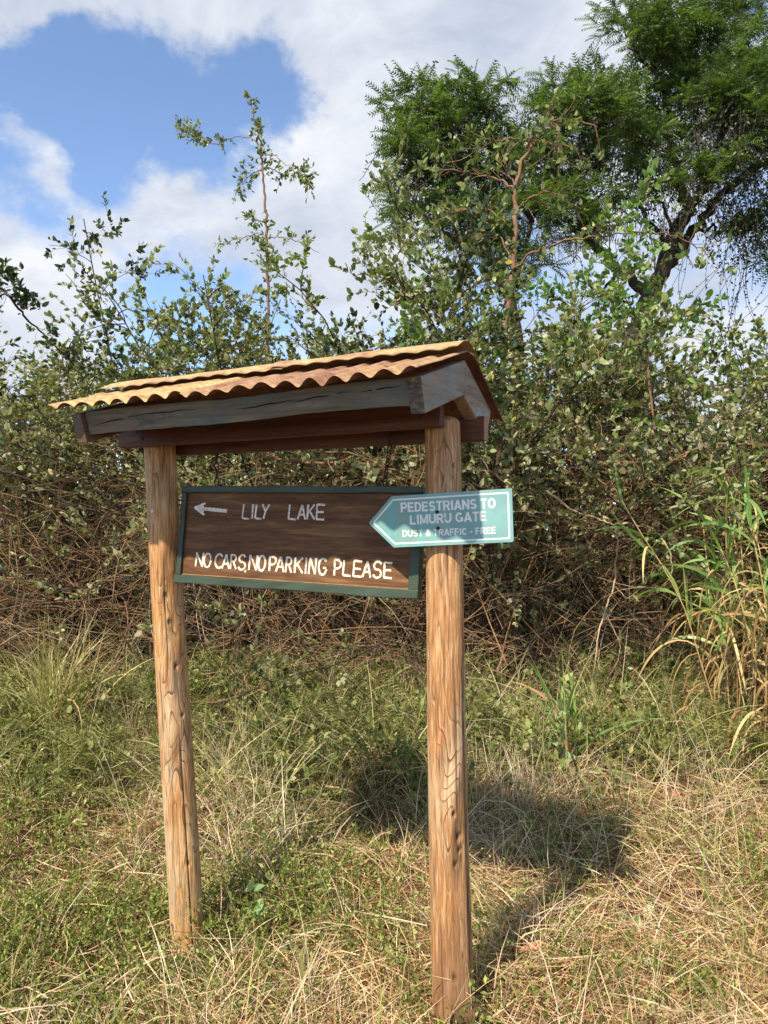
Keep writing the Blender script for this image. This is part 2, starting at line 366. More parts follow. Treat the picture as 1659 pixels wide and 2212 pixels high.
def rust(name, lo, hi):
    m, nt, b = mat(name); big = noise(nt, 3.0, 5, .6); sp = noise(nt, 45, 5, .75); mid = noise(nt, 11, 6, .65)
    c = ramp(nt, mid, [(.3, (.14, .055, .035)), (.5, (.27, .135, .08)), (.7, (.38, .25, .165))])
    lich = ramp(nt, sp, [(.35, (.33, .19, .08)), (.55, (.50, .34, .155)), (.75, (.64, .51, .30))])
    c = mixc(nt, maprange(nt, big, .40, .58, lo, hi), c, lich)
    c = mixc(nt, maprange(nt, sp, .42, .34, 0, .7), c, (.20, .085, .045))
    st_ = noise(nt, 6, 6, .7, (1.5, 4, 1)); c = mixc(nt, maprange(nt, st_, .54, .70, 0, .65), c, (.155, .085, .06))
    nt.links.new(c, b.inputs['Base Color']); b.inputs['Roughness'].default_value = .75; bump(nt, b, mixc(nt, .5, sp, mid), .5, .003); return m
M['rust'] = rust('rusty_iron_sheet', .45, 1.0); M['rust_red'] = rust('rusty_iron_sheet_red', 0., .5); M['rust_cap'] = rust('rusty_ridge_cap', .25, .95)
def rust_under():
    m, nt, b = mat('rust_edge'); n = noise(nt, 20, 5, .6); nt.links.new(ramp(nt, n, [(.3, (.10, .04, .025)), (.7, (.26, .12, .07))]), b.inputs['Base Color']); b.inputs['Roughness'].default_value = .8; return m
M['rust_under'] = rust_under()

shelter = empty('sign_shelter', tuple(O), (0, 0, -AZ), label='small rustic gabled shelter of two log posts under a rusty corrugated roof', cat='sign shelter')

def log_post(p0, p1, r0, r1, m, seed, mode, top_round=False):
    """p0 base, p1 top in shelter space"""
    NA, NH = 100, 380
    th = np.linspace(0, 2 * np.pi, NA, endpoint=False); h = np.linspace(0, 1, NH)
    TH, H = np.meshgrid(th, h, indexing='xy')                 # (NH,NA)
    ln = p1[2] - p0[2]; z = H * ln
    cx, sx = np.cos(TH), np.sin(TH)
    # front of the post faces -y and a little to -x in shelter space
    q = np.stack([cx * 1.0, sx * 1.0, z * 0 + seed], -1)
    r = r0 + (r1 - r0) * H
    r = r + .004 * (fbm(np.stack([cx * .9 + seed, sx * .9, z * 1.3], -1), 3) - .5)
    contour = fbm(np.stack([cx * 1.35 + seed * 3, sx * 1.35, z * 1.55], -1), 2)
    warp = vnoise(np.stack([cx * 3 + seed, sx * 3, z * 4], -1)) * .025
    Lv = (contour + warp) * 15
    step = np.floor(Lv) + smooth(.86, 1., Lv - np.floor(Lv))
    ang = (TH - np.pi * 1.5 - (.75 if mode == 0 else .39) + np.pi) % (2 * np.pi) - np.pi      # 0 towards -y
    if mode == 0: mask = np.exp(-((ang - .15) / .95) ** 2) * smooth(.30, .5, z) * (1 - .35 * smooth(1.45, 1.6, z))
    else: mask = np.exp(-((ang - .25) / .5) ** 2) * smooth(.5, .7, z) * (1 - .55 * smooth(1.25, 1.45, z)) + .15
    peel = (step - 6.5) * .0017 * mask
    
    pit = np.zeros_like(r)
    # long drying cracks
    for (a0, z0, z1, dp, wv) in ([(.25, .1, .95, .006, .02), (1.35, .2, 1.7, .008, .03), (-.9, .9, 1.2, .004, .05), (-.15, 1.15, 1.62, .004, .05)] if mode == 0 else
                                 [(1.02, 0, 1.25, .020, .02), (1.2, 0, 1.5, .012, .04), (.55, .6, 1.3, .004, .06), (-.5, .1, .5, .003, .04), (.1, 1.45, 1.8, .004, .05)]):
        ca = a0 + wv * 4 * (vnoise(np.stack([z * 3, z * 0 + a0 * 9, z * 0], -1)) - .5)
        g = np.exp(-((ang - ca) / .035) ** 2) * smooth(z0, z0 + .08, z) * (1 - smooth(z1 - .08, z1, z))
        r = r - dp * g; pit = np.maximum(pit, np.clip(g * 1.1, 0, .95))
    # knots and bore holes
    for (a0, zk, rk, dp) in ([(-.1, 1.44, .010, .006), (.0, 1.35, .017, -.004), (.02, 1.345, .008, .006), (.28, 1.18, .008, .007), (.5, 1.0, .006, .01), (1.05, .75, .005, .012), (1.1, .7, .005, .012), (.3, .46, .008, .006), (-.1, .10, .03, -.003)] if mode == 0 else
                             [(.28, .77, .006, .012), (.5, .70, .008, .012), (.55, .66, .005, .012), (-.72, 1.11, .006, .01), (.3, .62, .006, .008), (.1, .28, .010, .006), (.62, 1.82, .006, .008)]):
        d2 = ((ang - a0) * r0) ** 2 + ((z - zk) * .6) ** 2
        g = np.exp(-d2 / rk ** 2 * 1.5); r = r - dp * g; pit = np.maximum(pit, np.clip(g * 1.2 - .1, 0, .95) * (dp > 0))
    wear = smooth(.16, .0, z) * .8 * (vnoise(np.stack([cx * 3, sx * 3, z * 12], -1)) + .2)
    if mode == 1: wear = np.maximum(wear, .5 * smooth(.55, .3, z) * smooth(.45, .6, vnoise(np.stack([cx * 2 + 5, sx * 2, z * 5], -1))))
    if top_round: k = np.clip((z - (ln - .03)) / .03, 0, 1); r = r * np.sqrt(np.clip(1 - (k * .92) ** 3.2, .04, 1))
    c = np.asarray(p0)[None, None] * (1 - H[..., None]) + np.asarray(p1)[None, None] * H[..., None]
    bow = .006 * np.sin(H * np.pi * 1.3 + seed)
    V = c + np.stack([cx * r + bow, sx * r, H * 0], -1)
    i = np.arange(NH * NA).reshape(NH, NA)
    a, b_ = i[:-1], i[1:]
    Q = np.stack([a, np.roll(a, -1, 1), np.roll(b_, -1, 1), b_], -1).reshape(-1, 4)
    V = V.reshape(-1, 3); top = c[-1, 0]; V = np.vstack([V, top]); n = len(V) - 1
    T = np.stack([i[-1], np.roll(i[-1], -1), np.full(NA, n)], -1)
    return mk('post', V, [Q, T], m, shelter, True, {'pit': np.append(pit.ravel(), 0), 'peel': np.append(np.clip(mask, 0, 1).ravel(), 0), 'wear': np.append(np.clip(wear, 0, .85).ravel(), 0)})
# post ends measured against the photograph
def post_pts(bpx, tpx, y):
    dB = loc(at(bpx, y)); dT = loc(at(tpx, y)); return dB, dT
b0, b1 = post_pts((984, 2200), (952, 900), 2.37)
b0[2] -= .12
rp = log_post(b0, (b1[0], b1[1], b1[2]), .0655, .0545, M['log_brown'], 3.3, 1, True); rp['label'] = 'browner right post split by a long crack down its right side'
c0, c1 = post_pts((408, 2030), (345, 960), 2.875)
c0[2] -= .15
lp = log_post(c0, (c1[0], c1[1], 1.88), .062, .0575, M['log_gold'], 7.9, 0); lp['label'] = 'golden left post with wavy peeled grain'

def pbox(name, lo, hi, m, dz=0., bw=.002, n=14, jit=.0012, parent=shelter, label=None):
    """a plank: a box with slightly uneven edges along x; dz raises its right end"""
    xs = np.linspace(lo[0], hi[0], n); V = []
    for x in xs:
        t = (x - lo[0]) / (hi[0] - lo[0]); s = dz * t
        for (y, z) in ((lo[1], lo[2]), (hi[1], lo[2]), (hi[1], hi[2]), (lo[1], hi[2])):
            V.append((x + (rng.normal() * jit if x in (xs[0], xs[-1]) else 0), y + rng.normal() * jit, z + s + rng.normal() * jit))
    Fc = []
    for k in range(n - 1):
        for j in range(4): a = k * 4 + j; b = k * 4 + (j + 1) % 4; Fc.append((a, b, b + 4, a + 4))
    Fc.append((3, 2, 1, 0)); e = (n - 1) * 4; Fc.append((e, e + 1, e + 2, e + 3))
    Fc = [tuple(reversed(f)) for f in Fc]
    o = mk(name, V, Fc, m, parent); bevel(o, bw)
    if label: o['label'] = label
    return o
pbox('beam', (-1.24, -.098, 1.806), (.04, -.060, 1.876), M['beam'], .016, label='reddish brown front beam bolted across the posts')
pbox('beam', (-1.20, .062, 1.786), (.121, .100, 1.862), M['beam'], .004, label='back beam with its pale sawn end showing at the right')
e = mk('end_grain', *box_vf((.1205, .063, 1.792), (.1225, .099, 1.864)), M['beam_end'], shelter)

AP = np.array([-.04, 2.022]); SF = R(16.9); SB = R(27.)      # apex and pitches of the rafters (y, z)
def rafter(x0, x1, sgn, ln, dep, m, drop=0, mend=None):
    a = SF if sgn < 0 else SB
    d = np.array([sgn * math.cos(a), -math.sin(a)]); n = np.array([sgn * math.sin(a), math.cos(a)])   # along, up-normal
    ap = AP + np.array([0, drop])
    top1 = ap + d * ln; bot1 = top1 - n * dep
    # plumb cut at the apex
    botA = ap - np.array([0, dep / math.cos(a)])
    prof = [ap, top1, bot1, botA]
    V = [(x, p[0], p[1]) for x in (x0, x1) for p in prof]
    Fc = [(0, 1, 2, 3), (7, 6, 5, 4), (0, 4, 5, 1), (1, 5, 6, 2), (2, 6, 7, 3), (3, 7, 4, 0)]
    if sgn < 0: Fc = [tuple(reversed(f)) for f in Fc]
    Fc = [tuple(reversed(f)) for f in Fc]
    o = mk('rafter', V, Fc, m, shelter); bevel(o, .003)
    if mend:
        o.data.materials.append(mend); o.data.polygons[3].material_index = 1
    return o
rf = rafter(.056, .098, -1, .342, .098, M['rafter'], 0, M['endgrain']); rf['label'] = 'pale weathered front rafter at the right gable with dark sawn end'
rafter(.056, .098, 1, .270, .100, M['rafter'], -.001)['label'] = 'pale rear rafter sloping down behind the right post'
rafter(-1.175, -1.133, -1, .342, .098, M['rafter_dark'], -.028)['label'] = 'dark front rafter at the left end'
rafter(-1.175, -1.133, 1, .270, .095, M['rafter_dark'], -.029)
# fascia board: leans with the cut of the rafters
def fascia():
    n = 30; xs = np.linspace(-1.131, .054, n); V = []
    d = np.array([-math.cos(SF), -math.sin(SF)]); nn = np.array([-math.sin(SF), math.cos(SF)])
    for x in xs:
        t = (x + 1.131) / 1.185; sag = -.024 * (1 - t) + .004 * math.sin(t * 9)
        c = AP + d * .325 + np.array([0, sag])
        w = .078 + .004 * math.sin(t * 7)
        for p in (c - nn * .003, c - nn * w, c - nn * w - d * .028, c - nn * .003 - d * .028): V.append((x, p[0] + rng.normal() * .0008, p[1] + rng.normal() * .0008))
    Fc = []
    for k in range(n - 1):
        for j in range(4): a = k * 4 + j; b = k * 4 + (j + 1) % 4; Fc.append((a, b, b + 4, a + 4))
    Fc.append((3, 2, 1, 0)); e = (n - 1) * 4; Fc.append((e, e + 1, e + 2, e + 3))
    o = mk('fascia_board', V, Fc, M['fascia'], shelter); bevel(o, .002); o['label'] = 'grey green fascia board with a long crack under the front eave'
    # the long drying crack: dark slivers sunk along the face
    for s0, s1, off, sl in [(-1.11, -.90, .034, .014), (-.93, -.66, .027, .006), (-.52, -.30, .030, .008), (-.33, -.12, .027, .010), (-.10, .03, .024, .008)]:
        xs2 = np.linspace(s0, s1, 16); up = []; dn = []
        for k, x in enumerate(xs2):
            t = (x + 1.131) / 1.185; sag = -.024 * (1 - t) + .004 * math.sin(t * 9)
            c = AP + d * .3257 + np.array([0, sag]); u = off + sl * (1 - k / 15) + .0009 * math.sin(k * .9 + s0 * 40) + rng.normal() * .0006
            hw = .0014 * math.sin(math.pi * k / 15) * (1 + .5 * rng.random()) + .0002
            a_ = c - nn * (u - hw); b_ = c - nn * (u + hw); up.append((x, a_[0], a_[1])); dn.append((x, b_[0], b_[1]))
        V2 = up + dn; q = np.array([(k, k + 1, 16 + k + 1, 16 + k) for k in range(15)]); mk('crack', V2, q, M['hole'], o)
m, nt, b = mat('hole'); b.inputs['Base Color'].default_value = (.012, .009, .007, 1); b.inputs['Roughness'].default_value = 1; M['hole'] = m
fascia()
# corrugated iron
RID = np.array([-.04, 2.056])
PITCH = .0775
def sheet(x0, x1, sgn, seed, lift=0., ln=.395, label=None):
    a = SF if sgn < 0 else R(29)
    if sgn > 0: ln = .335
    nx = int((x1 - x0) / PITCH * 18); nu = 16
    xs = np.linspace(x0, x1, nx); us = np.linspace(0, 1, nu)
    Xg, U = np.meshgrid(xs, us, indexing='ij')
    Xg = Xg + np.clip(-.9 - Xg, 0, 1) / .425 * .105 * U
    t = (Xg + 1.32) / 1.42
    amp = .0080 + .0055 * (vnoise(np.stack([Xg * 6, Xg * 0 + seed, U * 0], -1)) - .3)
    ph = 2 * np.pi * (Xg / PITCH + .28 * (vnoise(np.stack([Xg * 4, Xg * 0, U * 0 + seed], -1)) - .5))
    w = np.sin(ph) * amp
    sag = -.020 * (1 - t) + .006 * (fbm(np.stack([Xg * 5, U * 2, U * 0 + seed], -1), 3) - .5) * (1 + U)
    lnv = ln + .010 * (vnoise(np.stack([Xg * 9, Xg * 0 + seed + 3, U * 0], -1)) - .5) + .006 * np.sin(ph + 1)
    s = U * lnv
    y = RID[0] + sgn * (s * math.cos(a) + .004) ; w = w * (.65 + .5 * U) + .004 * (vnoise(np.stack([Xg * 14, U * 3, U * 0 + seed * 2], -1)) - .5)
    z = RID[1] - s * math.sin(a) + w + sag + lift - .012
    z = z - .012 * U ** 4 * (sgn > 0)
    V0 = np.stack([Xg, y, z], -1); th = .0011
    nrmv = np.array([0, sgn * math.sin(a), math.cos(a)])
    V = np.concatenate([V0.reshape(-1, 3), (V0 - nrmv * th).reshape(-1, 3)]); N = nx * nu
    i = np.arange(N).reshape(nx, nu)
    Q = np.stack([i[:-1, :-1], i[1:, :-1], i[1:, 1:], i[:-1, 1:]], -1).reshape(-1, 4)
    B = Q[:, ::-1] + N
    rim = np.concatenate([i[0, :], i[1:, -1], i[-1, ::-1][1:], i[::-1, 0][1:]]); R_ = np.stack([rim[:-1], rim[1:], rim[1:] + N, rim[:-1] + N], -1)
    if sgn > 0: Q = Q[:, ::-1]; B = B[:, ::-1]; R_ = R_[:, ::-1]
    Q = Q[:, ::-1]; B = B[:, ::-1]; R_ = R_[:, ::-1]
    o = mk('corrugated_sheet', V, [Q, B, R_], M['rust_red' if seed in (4, 12) else 'rust'], shelter, True)
    o.data.materials.append(M['rust_under']); mi = np.zeros(len(o.data.polygons), np.int32); mi[len(Q):2 * len(Q)] = 1; o.data.polygons.foreach_set('material_index', mi)
    if label: o['label'] = label
sheet(-1.325, -.62, -1, 1, .003, label='yellowish left front sheet of corrugated iron'); sheet(-.66, .108, -1, 4, label='redder right front sheet of corrugated iron')
sheet(-1.325, -.60, 1, 8, .003); sheet(-.64, .124, 1, 12)
def ridge_cap(x0, x1, seed, lift):
    nx = int((x1 - x0) / .006); xs = np.linspace(x0, x1, nx); pr = np.linspace(-1, 1, 15)
    Xg, U = np.meshgrid(xs, pr, indexing='ij'); t = (Xg + 1.32) / 1.42
    wd = .100 + .007 * np.sin(2 * np.pi * Xg / PITCH + 1) + .010 * (vnoise(np.stack([Xg * 7, Xg * 0 + seed, U * 0], -1)) - .5)
    s = U * wd; fr = U < 0
    a = np.where(fr, R(27), R(32))
    y = RID[0] + s * np.cos(a); z = RID[1] - np.abs(s) * np.sin(a) + .030 - .008 * np.exp(-(U / .25) ** 2)
    z = z + lift - .020 * (1 - t) + .004 * np.sin(2 * np.pi * Xg / PITCH + .5) * np.abs(U) ** 2 + .007 * (vnoise(np.stack([Xg * 5, U * 1.5, U * 0 + seed], -1)) - .4)
    V0 = np.stack([Xg, y, z], -1); N = nx * 15
    V = np.concatenate([V0.reshape(-1, 3), V0.reshape(-1, 3) - [0, 0, .0011]])
    i = np.arange(N).reshape(nx, 15); Q = np.stack([i[:-1, :-1], i[1:, :-1], i[1:, 1:], i[:-1, 1:]], -1).reshape(-1, 4)
    rim = np.concatenate([i[0, :], i[1:, -1], i[-1, ::-1][1:], i[::-1, 0][1:]]); R_ = np.stack([rim[:-1], rim[1:], rim[1:] + N, rim[:-1] + N], -1)
    mk('ridge_cap', V, [Q, Q[:, ::-1] + N, R_[:, ::-1]], M['rust_cap'], shelter, True)
ridge_cap(-1.305, -.50, 2, .000); ridge_cap(-.56, .108, 5, .005)
def roof_nail(x, y, z):
    V = []; 
    for r_, h in ((.011, 0), (.009, .003), (.0045, .006), (.0008, .0075)):
        for k in range(10): V.append((x + r_ * math.cos(k * .628), y + r_ * math.sin(k * .628), z + h))
    Fc = [(a * 10 + k, a * 10 + (k + 1) % 10, a * 10 + 10 + (k + 1) % 10, a * 10 + 10 + k) for a in range(3) for k in range(10)]
    mk('roof_nail', V, Fc, M['rust_under'], shelter, True)
for x, y, z in [(-1.20, -.24, 1.966), (-1.20, -.10, 2.018), (-.62, -.09, 2.034), (-.30, -.32, 1.956), (-.05, -.28, 1.972)]: roof_nail(x, y, z)
# white nail head on the left post and bolts
def disc_head(name, p, r_, m, parent, dome=.4, dirn=(0, -1, 0)):
    d = Vector(dirn).normalized(); q = d.to_track_quat('Z', 'Y'); V = []; 
    for rr, h in ((1, 0), (.95, .25), (.6, dome), (.05, dome * 1.15)):
        for k in range(12): V.append(tuple(Vector(p) + q @ Vector((rr * r_ * math.cos(k * .5236), rr * r_ * math.sin(k * .5236), h * r_))))
    Fc = [(a * 12 + k, a * 12 + (k + 1) % 12, a * 12 + 12 + (k + 1) % 12, a * 12 + 12 + k) for a in range(3) for k in range(12)]
    return mk(name, V, Fc, m, parent, True)
M['white_spot'] = plain('white_spot', [(.3, (.55, .50, .44)), (.7, (.85, .82, .78))], 90, .6)
disc_head('nail_head', (-1.118 + .008, -.0585 + .0, 1.572), .006, M['white_spot'], shelter)
disc_head('bolt_head', (-1.12, -.099, 1.835), .006, M['iron'], shelter); disc_head('bolt_head', (-.02, -.099, 1.850), .006, M['iron'], shelter)

# ------------------------------------------------------------------ hanging board
BC = np.array([-.3217, 2.62, EYE - .0884]); BAZ, BT, BR = R(26.88), -.09786, -.0155
BWd, BHt = .978, .356
def frame_axes(az, pi, ro):
    u = np.array([math.cos(az), -math.sin(az), 0]); n = np.array([-math.sin(az), -math.cos(az), 0]); up = np.array([0, 0, 1.])
    v = up * math.cos(pi) + n * math.sin(pi); u2 = u * math.cos(ro) + v * math.sin(ro); v2 = -u * math.sin(ro) + v * math.cos(ro)
    return u2, v2, np.cross(v2, u2)                       # right, up, into the board (away from the viewer)
def set_axes(o, C, u, v, w):
    m = Matrix.Identity(4)
    for i in range(3): m[i][0] = u[i]; m[i][1] = w[i]; m[i][2] = v[i]; m[i][3] = C[i]
    o.matrix_world = m
bu, bv, bw = frame_axes(BAZ, BT, BR); bw = np.cross(bv, bu); 
if bw[1] < 0: bw = -bw
board = empty('hanging_sign', label='brown wooden signboard in a green frame, hung by chains between the posts', cat='signboard')
set_axes(board, BC, bu, bv, bw)
def px2plane(px, C, u, v, w):
    d = np.array([(px[0] - CX) / F, 1, (CY - px[1]) / F]); c0 = np.array([0, 0, EYE])
    k = ((C - c0) @ w) / (d @ w); P = c0 + k * d - C; return float(P @ u), float(P @ v)
def board_mat():
    m, nt, b = mat('varnished_board'); n = noise(nt, 7, 8, .65, (.5, 5, 6), .5); f = noise(nt, 34, 5, .7, (.5, 5, 6)); g = noise(nt, 3, 4, .6, (.7, 1, 1.6))
    c = ramp(nt, n, [(.3, (.065, .028, .012)), (.52, (.135, .063, .027)), (.72, (.25, .14, .062))])
    c = mixc(nt, .6, c, ramp(nt, f, [(.3, (.45, .45, .45)), (.7, (1.5, 1.45, 1.4))]), 'MULTIPLY')
    c = mixc(nt, maprange(nt, g, .52, .68, 0, .45), c, (.21, .135, .075))
    nt.links.new(c, b.inputs['Base Color']); b.inputs['Roughness'].default_value = .6; b.inputs['Specular IOR Level'].default_value = .2; bump(nt, b, mixc(nt, .5, n, f), .35, .002); return m
M['board'] = board_mat()
M['frame'] = wood_plank('frame', (.20, .14, .08), (.34, .25, .15), rough=.4, paint=((.016, .038, .027), (.034, .068, .045), .12), bs=.25)
hw, hh = BWd / 2, BHt / 2
mk('board_panel', *box_vf((-hw + .012, .010, -hh + .012), (hw - .016, .022, hh - .012)), M['board'], board)
def rail(lo, hi, jit=.0012): o = pbox('frame_rail', lo, hi, M['frame'], 0, .0025, 12, jit, board); return o
rail((-hw, -.004, hh - .024), (hw - .002, .030, hh)); rail((-hw - .003, -.007, -hh), (hw, .032, -hh + .030), .0018)
def stile(x0, x1):
    n = 10; zs = np.linspace(-hh + .0305, hh - .0245, n); V = []
    for z in zs:
        for (x, y) in ((x0, -.002), (x1, -.002), (x1, .030), (x0, .030)): V.append((x + rng.normal() * .0008, y + rng.normal() * .0006, z))
    Fc = [];
    for k in range(n - 1):
        for j in range(4): a = k * 4 + j; b = k * 4 + (j + 1) % 4; Fc.append((a, b, b + 4, a + 4))
    Fc += [(3, 2, 1, 0), tuple(range((n - 1) * 4, n * 4))]
    bevel(mk('frame_stile', V, Fc, M['frame'], board), .002)
stile(-hw, -hw + .022); stile(hw - .034, hw)
mk('groove_edge', *box_vf((-hw + .0225, .0075, -hh + .0305), (hw - .0345, .0098, -hh + .033)), M['beam_end'], board)

# hand-cut lettering: strokes with uneven edges
def arc(cx_, cy_, rx, ry, a0, a1, n=14): return [(cx_ + rx * math.cos(R(a0 + (a1 - a0) * k / n)), cy_ + ry * math.sin(R(a0 + (a1 - a0) * k / n))) for k in range(n + 1)]
GL = {
 'L': [[(.06, 1), (0, .03)], [(0, .03), (.95, 0)]], 'I': [[(.5, 1), (.5, 0)]],
 'Y': [[(0, 1), (.48, .5)], [(1, 1), (.48, .5), (.25, 0)]],
 'A': [[(0, 0), (.52, 1)], [(.52, 1), (1, 0)], [(.2, .33), (.82, .33)]],
 'K': [[(.05, 1), (.05, 0)], [(.95, 1), (.1, .42)], [(.3, .55), (1, 0)]],
 'E': [[(.08, 1), (.08, 0)], [(.08, 1), (1, .97)], [(.08, .5), (.88, .5)], [(.08, .02), (1, 0)]],
 'N': [[(.03, 0), (.08, 1)], [(.08, 1), (.9, 0)], [(.9, 0), (.97, 1)]],
 'O': [arc(.5, .5, .48, .5, 90, 450, 26)], 'C': [arc(.55, .5, .53, .5, 42, 318, 22)],
 'R': [[(.08, 1), (.03, 0)], [(.08, .97)] + arc(.45, .74, .45, .24, 80, -85, 12) + [(.1, .5)], [(.45, .5), (1, 0)]],
 'S': [arc(.52, .74, .42, .25, 25, 250, 14) + arc(.48, .26, .46, .26, 80, -165, 16)],
 'P': [[(.06, 1), (.1, 0)], [(.06, .97)] + arc(.45, .71, .5, .27, 80, -85, 12) + [(.1, .44)]],
 'G': [arc(.52, .5, .5, .5, 40, 345, 22), [(.55, .42), (.98, .42)]],
 ',': [[(.6, 1), (.15, 0)]],
}
M['cream'] = plain('cream_paint', [(.30, (.20, .13, .09)), (.40, (.62, .52, .40)), (.62, (.86, .80, .66))], 55, .55, bs=.5, bd=.002)
M['cream_top'] = plain('cream_worn', [(.30, (.20, .13, .10)), (.40, (.62, .52, .45)), (.65, (.88, .80, .72))], 55, .6, bs=.5, bd=.002)
def stroke(pts, wd, y0=.0085, h=.0014):
    """ribbon whose centre line is cut in: three ridges across, uneven edges"""
    P = np.array(pts, float); seg = np.linalg.norm(np.diff(P, axis=0), axis=1); s = np.concatenate([[0], np.cumsum(seg)])
    n = max(6, int(s[-1] / .0028)); t = np.linspace(0, s[-1], n); Q = np.stack([np.interp(t, s, P[:, 0]), np.interp(t, s, P[:, 1])], 1)
    T = np.gradient(Q, axis=0); T /= np.linalg.norm(T, axis=1, keepdims=True) + 1e-9; Nn = np.stack([-T[:, 1], T[:, 0]], 1)
    V = []
    for k in range(n):
        ww = wd * (.5 + rng.normal() * .03) * (1.04 if k in (0, n - 1) else 1)
        for a, yy in ((-1, y0 + .0012), (-.85, y0), (-.35, y0 + h * .35), (0, y0 + h * .8), (.35, y0 + h * .35), (.85, y0), (1, y0 + .0012)):
            j = rng.normal() * .00035; p = Q[k] + Nn[k] * (ww * a + j); V.append((p[0], yy, p[1]))
    i = np.arange(n * 7).reshape(n, 7); F4 = np.stack([i[:-1, :-1], i[1:, :-1], i[1:, 1:], i[:-1, 1:]], -1).reshape(-1, 4)
    return V, F4
def lettering(rows, m, sw, parent):
    lt = empty('lettering'); lt.parent = parent
    for ch, x0, x1, yt, yb in rows:                 # picture coordinates of each letter's box, taken onto the board
        l, t_ = px2plane((x0, yt), BC, bu, bv, bw); r_, b_ = px2plane((x1, yb), BC, bu, bv, bw)
        A = Acc()
        for st in GL[ch]:
            pts = [(l + (r_ - l) * p[0] + rng.normal() * .0004, b_ + (t_ - b_) * p[1]) for p in st]
            V, Fq = stroke(pts, sw * (1 + rng.normal() * .05)); A.add(np.array(V) + [0, rng.random() * .0003, 0], Fq)
        A.build('letter', m, lt)
    return lt
def c2(x, y): return ((650 + x / 2.212) * .54004, (1880 + y / 2.212) * .54004)
def c6(x, y): return ((1100 + x / 2.37) * .54004, (1900 + y / 2.37) * .54004)
def rows(lst, f):
    o = []
    for ch, x0, x1, yt, yb in lst: a = f(x0, yt); b = f(x1, yb); o.append((ch, a[0], b[0], a[1], b[1]))
    return o
top = rows([('L', 702, 755, 300, 430), ('I', 768, 800, 300, 428), ('L', 814, 862, 302, 430), ('Y', 872, 925, 300, 430),
            ('L', 1110, 1168, 303, 435), ('A', 1190, 1247, 306, 436), ('K', 1272, 1330, 302, 436), ('E', 1350, 1418, 302, 437)], c2)
bot = rows([('N', 284, 342, 728, 855), ('O', 357, 409, 736, 862), ('C', 455, 512, 742, 868), ('A', 520, 572, 744, 874), ('R', 592, 634, 746, 876), ('S', 662, 718, 748, 884),
            (',', 712, 730, 884, 904), ('N', 758, 822, 750, 888), ('O', 838, 891, 756, 895), ('P', 932, 988, 764, 895), ('A', 999, 1057, 764, 903), ('R', 1084, 1126, 768, 908),
            ('K', 1160, 1226, 772, 914), ('I', 1242, 1268, 774, 918), ('N', 1288, 1342, 776, 922), ('G', 1372, 1434, 782, 928)], c2) + \
      rows([('P', 549, 608, 800, 955), ('L', 640, 706, 806, 958), ('E', 731, 805, 812, 966), ('A', 825, 892, 814, 972), ('S', 921, 996, 818, 978), ('E', 1022, 1094, 826, 980)], c6)
lettering(top, M['cream_top'], .0070, board)['label'] = 'LILY LAKE in worn cream letters'
lettering(bot, M['cream'], .0072, board)['label'] = 'NO CARS,NO PARKING PLEASE in cream letters'
def painted_arrow():
    tip = px2plane(c2(266, 330), BC, bu, bv, bw); P = lambda x, y: px2plane(c2(x, y), BC, bu, bv, bw)
    A = Acc()
    for pts, w in (([P(345, 340), P(556, 360)], .0135), ([P(268, 331), P(366, 292)], .008), ([P(268, 331), P(354, 394)], .008), ([P(280, 333), P(350, 322)], .010), ([P(280, 333), P(350, 365)], .010), ([P(290, 334), P(350, 341)], .012)):
        V, Fq = stroke(pts, w); A.add(V, Fq)
    A.build('painted_arrow', M['cream_top'], board)
painted_arrow()

# chains
def link_mesh():
    K = 20; th = np.linspace(0, 2 * np.pi, K, endpoint=False); P = np.stack([.0068 * np.cos(th), 0 * th, .0145 * np.sin(th) + .004 * np.sign(np.sin(th)) * np.abs(np.sin(th)) ** .5], -1)
    P = np.concatenate([P, P[:1]])[None]; V, Q = tubes(P, np.full((1, K + 1), .0022), 6)
    me = bpy.data.meshes.new('link'); me.from_pydata([tuple(v) for v in V], [], [tuple(int(i) for i in q) for q in Q]); me.materials.append(M['iron']); return me
LM = link_mesh()
def chain(top, bot, label):
    e = empty('chain', tuple(top), label=label, cat='chain', group='chains holding the hanging board')
    d = Vector(bot) - Vector(top); n = max(2, round(d.length / .0285)); q = d.to_track_quat('Z', 'Y')
    for k in range(n):
        o = bpy.data.objects.new('link', LM); COL.objects.link(o); o.parent = e
        o.location = d * ((k + .5) / n); o.rotation_mode = 'QUATERNION'
        from mathutils import Quaternion
        o.rotation_quaternion = q @ Quaternion((0, 0, 1), (math.pi / 2 if k % 2 else 0) + .35)
def w_(x, y, z): return tuple(O + LX * x + LY * y + np.array([0, 0, z]))
def board_top(px, y=.012): 
    x, _ = px2plane(px, BC, bu, bv, bw); return tuple(BC + bu * x + bv * (hh + .004) + bw * y)
chain(w_(-.885, .03, 1.86), board_top((463, 1050)), 'rusty chain nearer the left post, between roof beam and board')
chain(w_(-.170, .03, 1.90), board_top((827, 1050)), 'rusty chain nearer the right post, slanting down to the board')

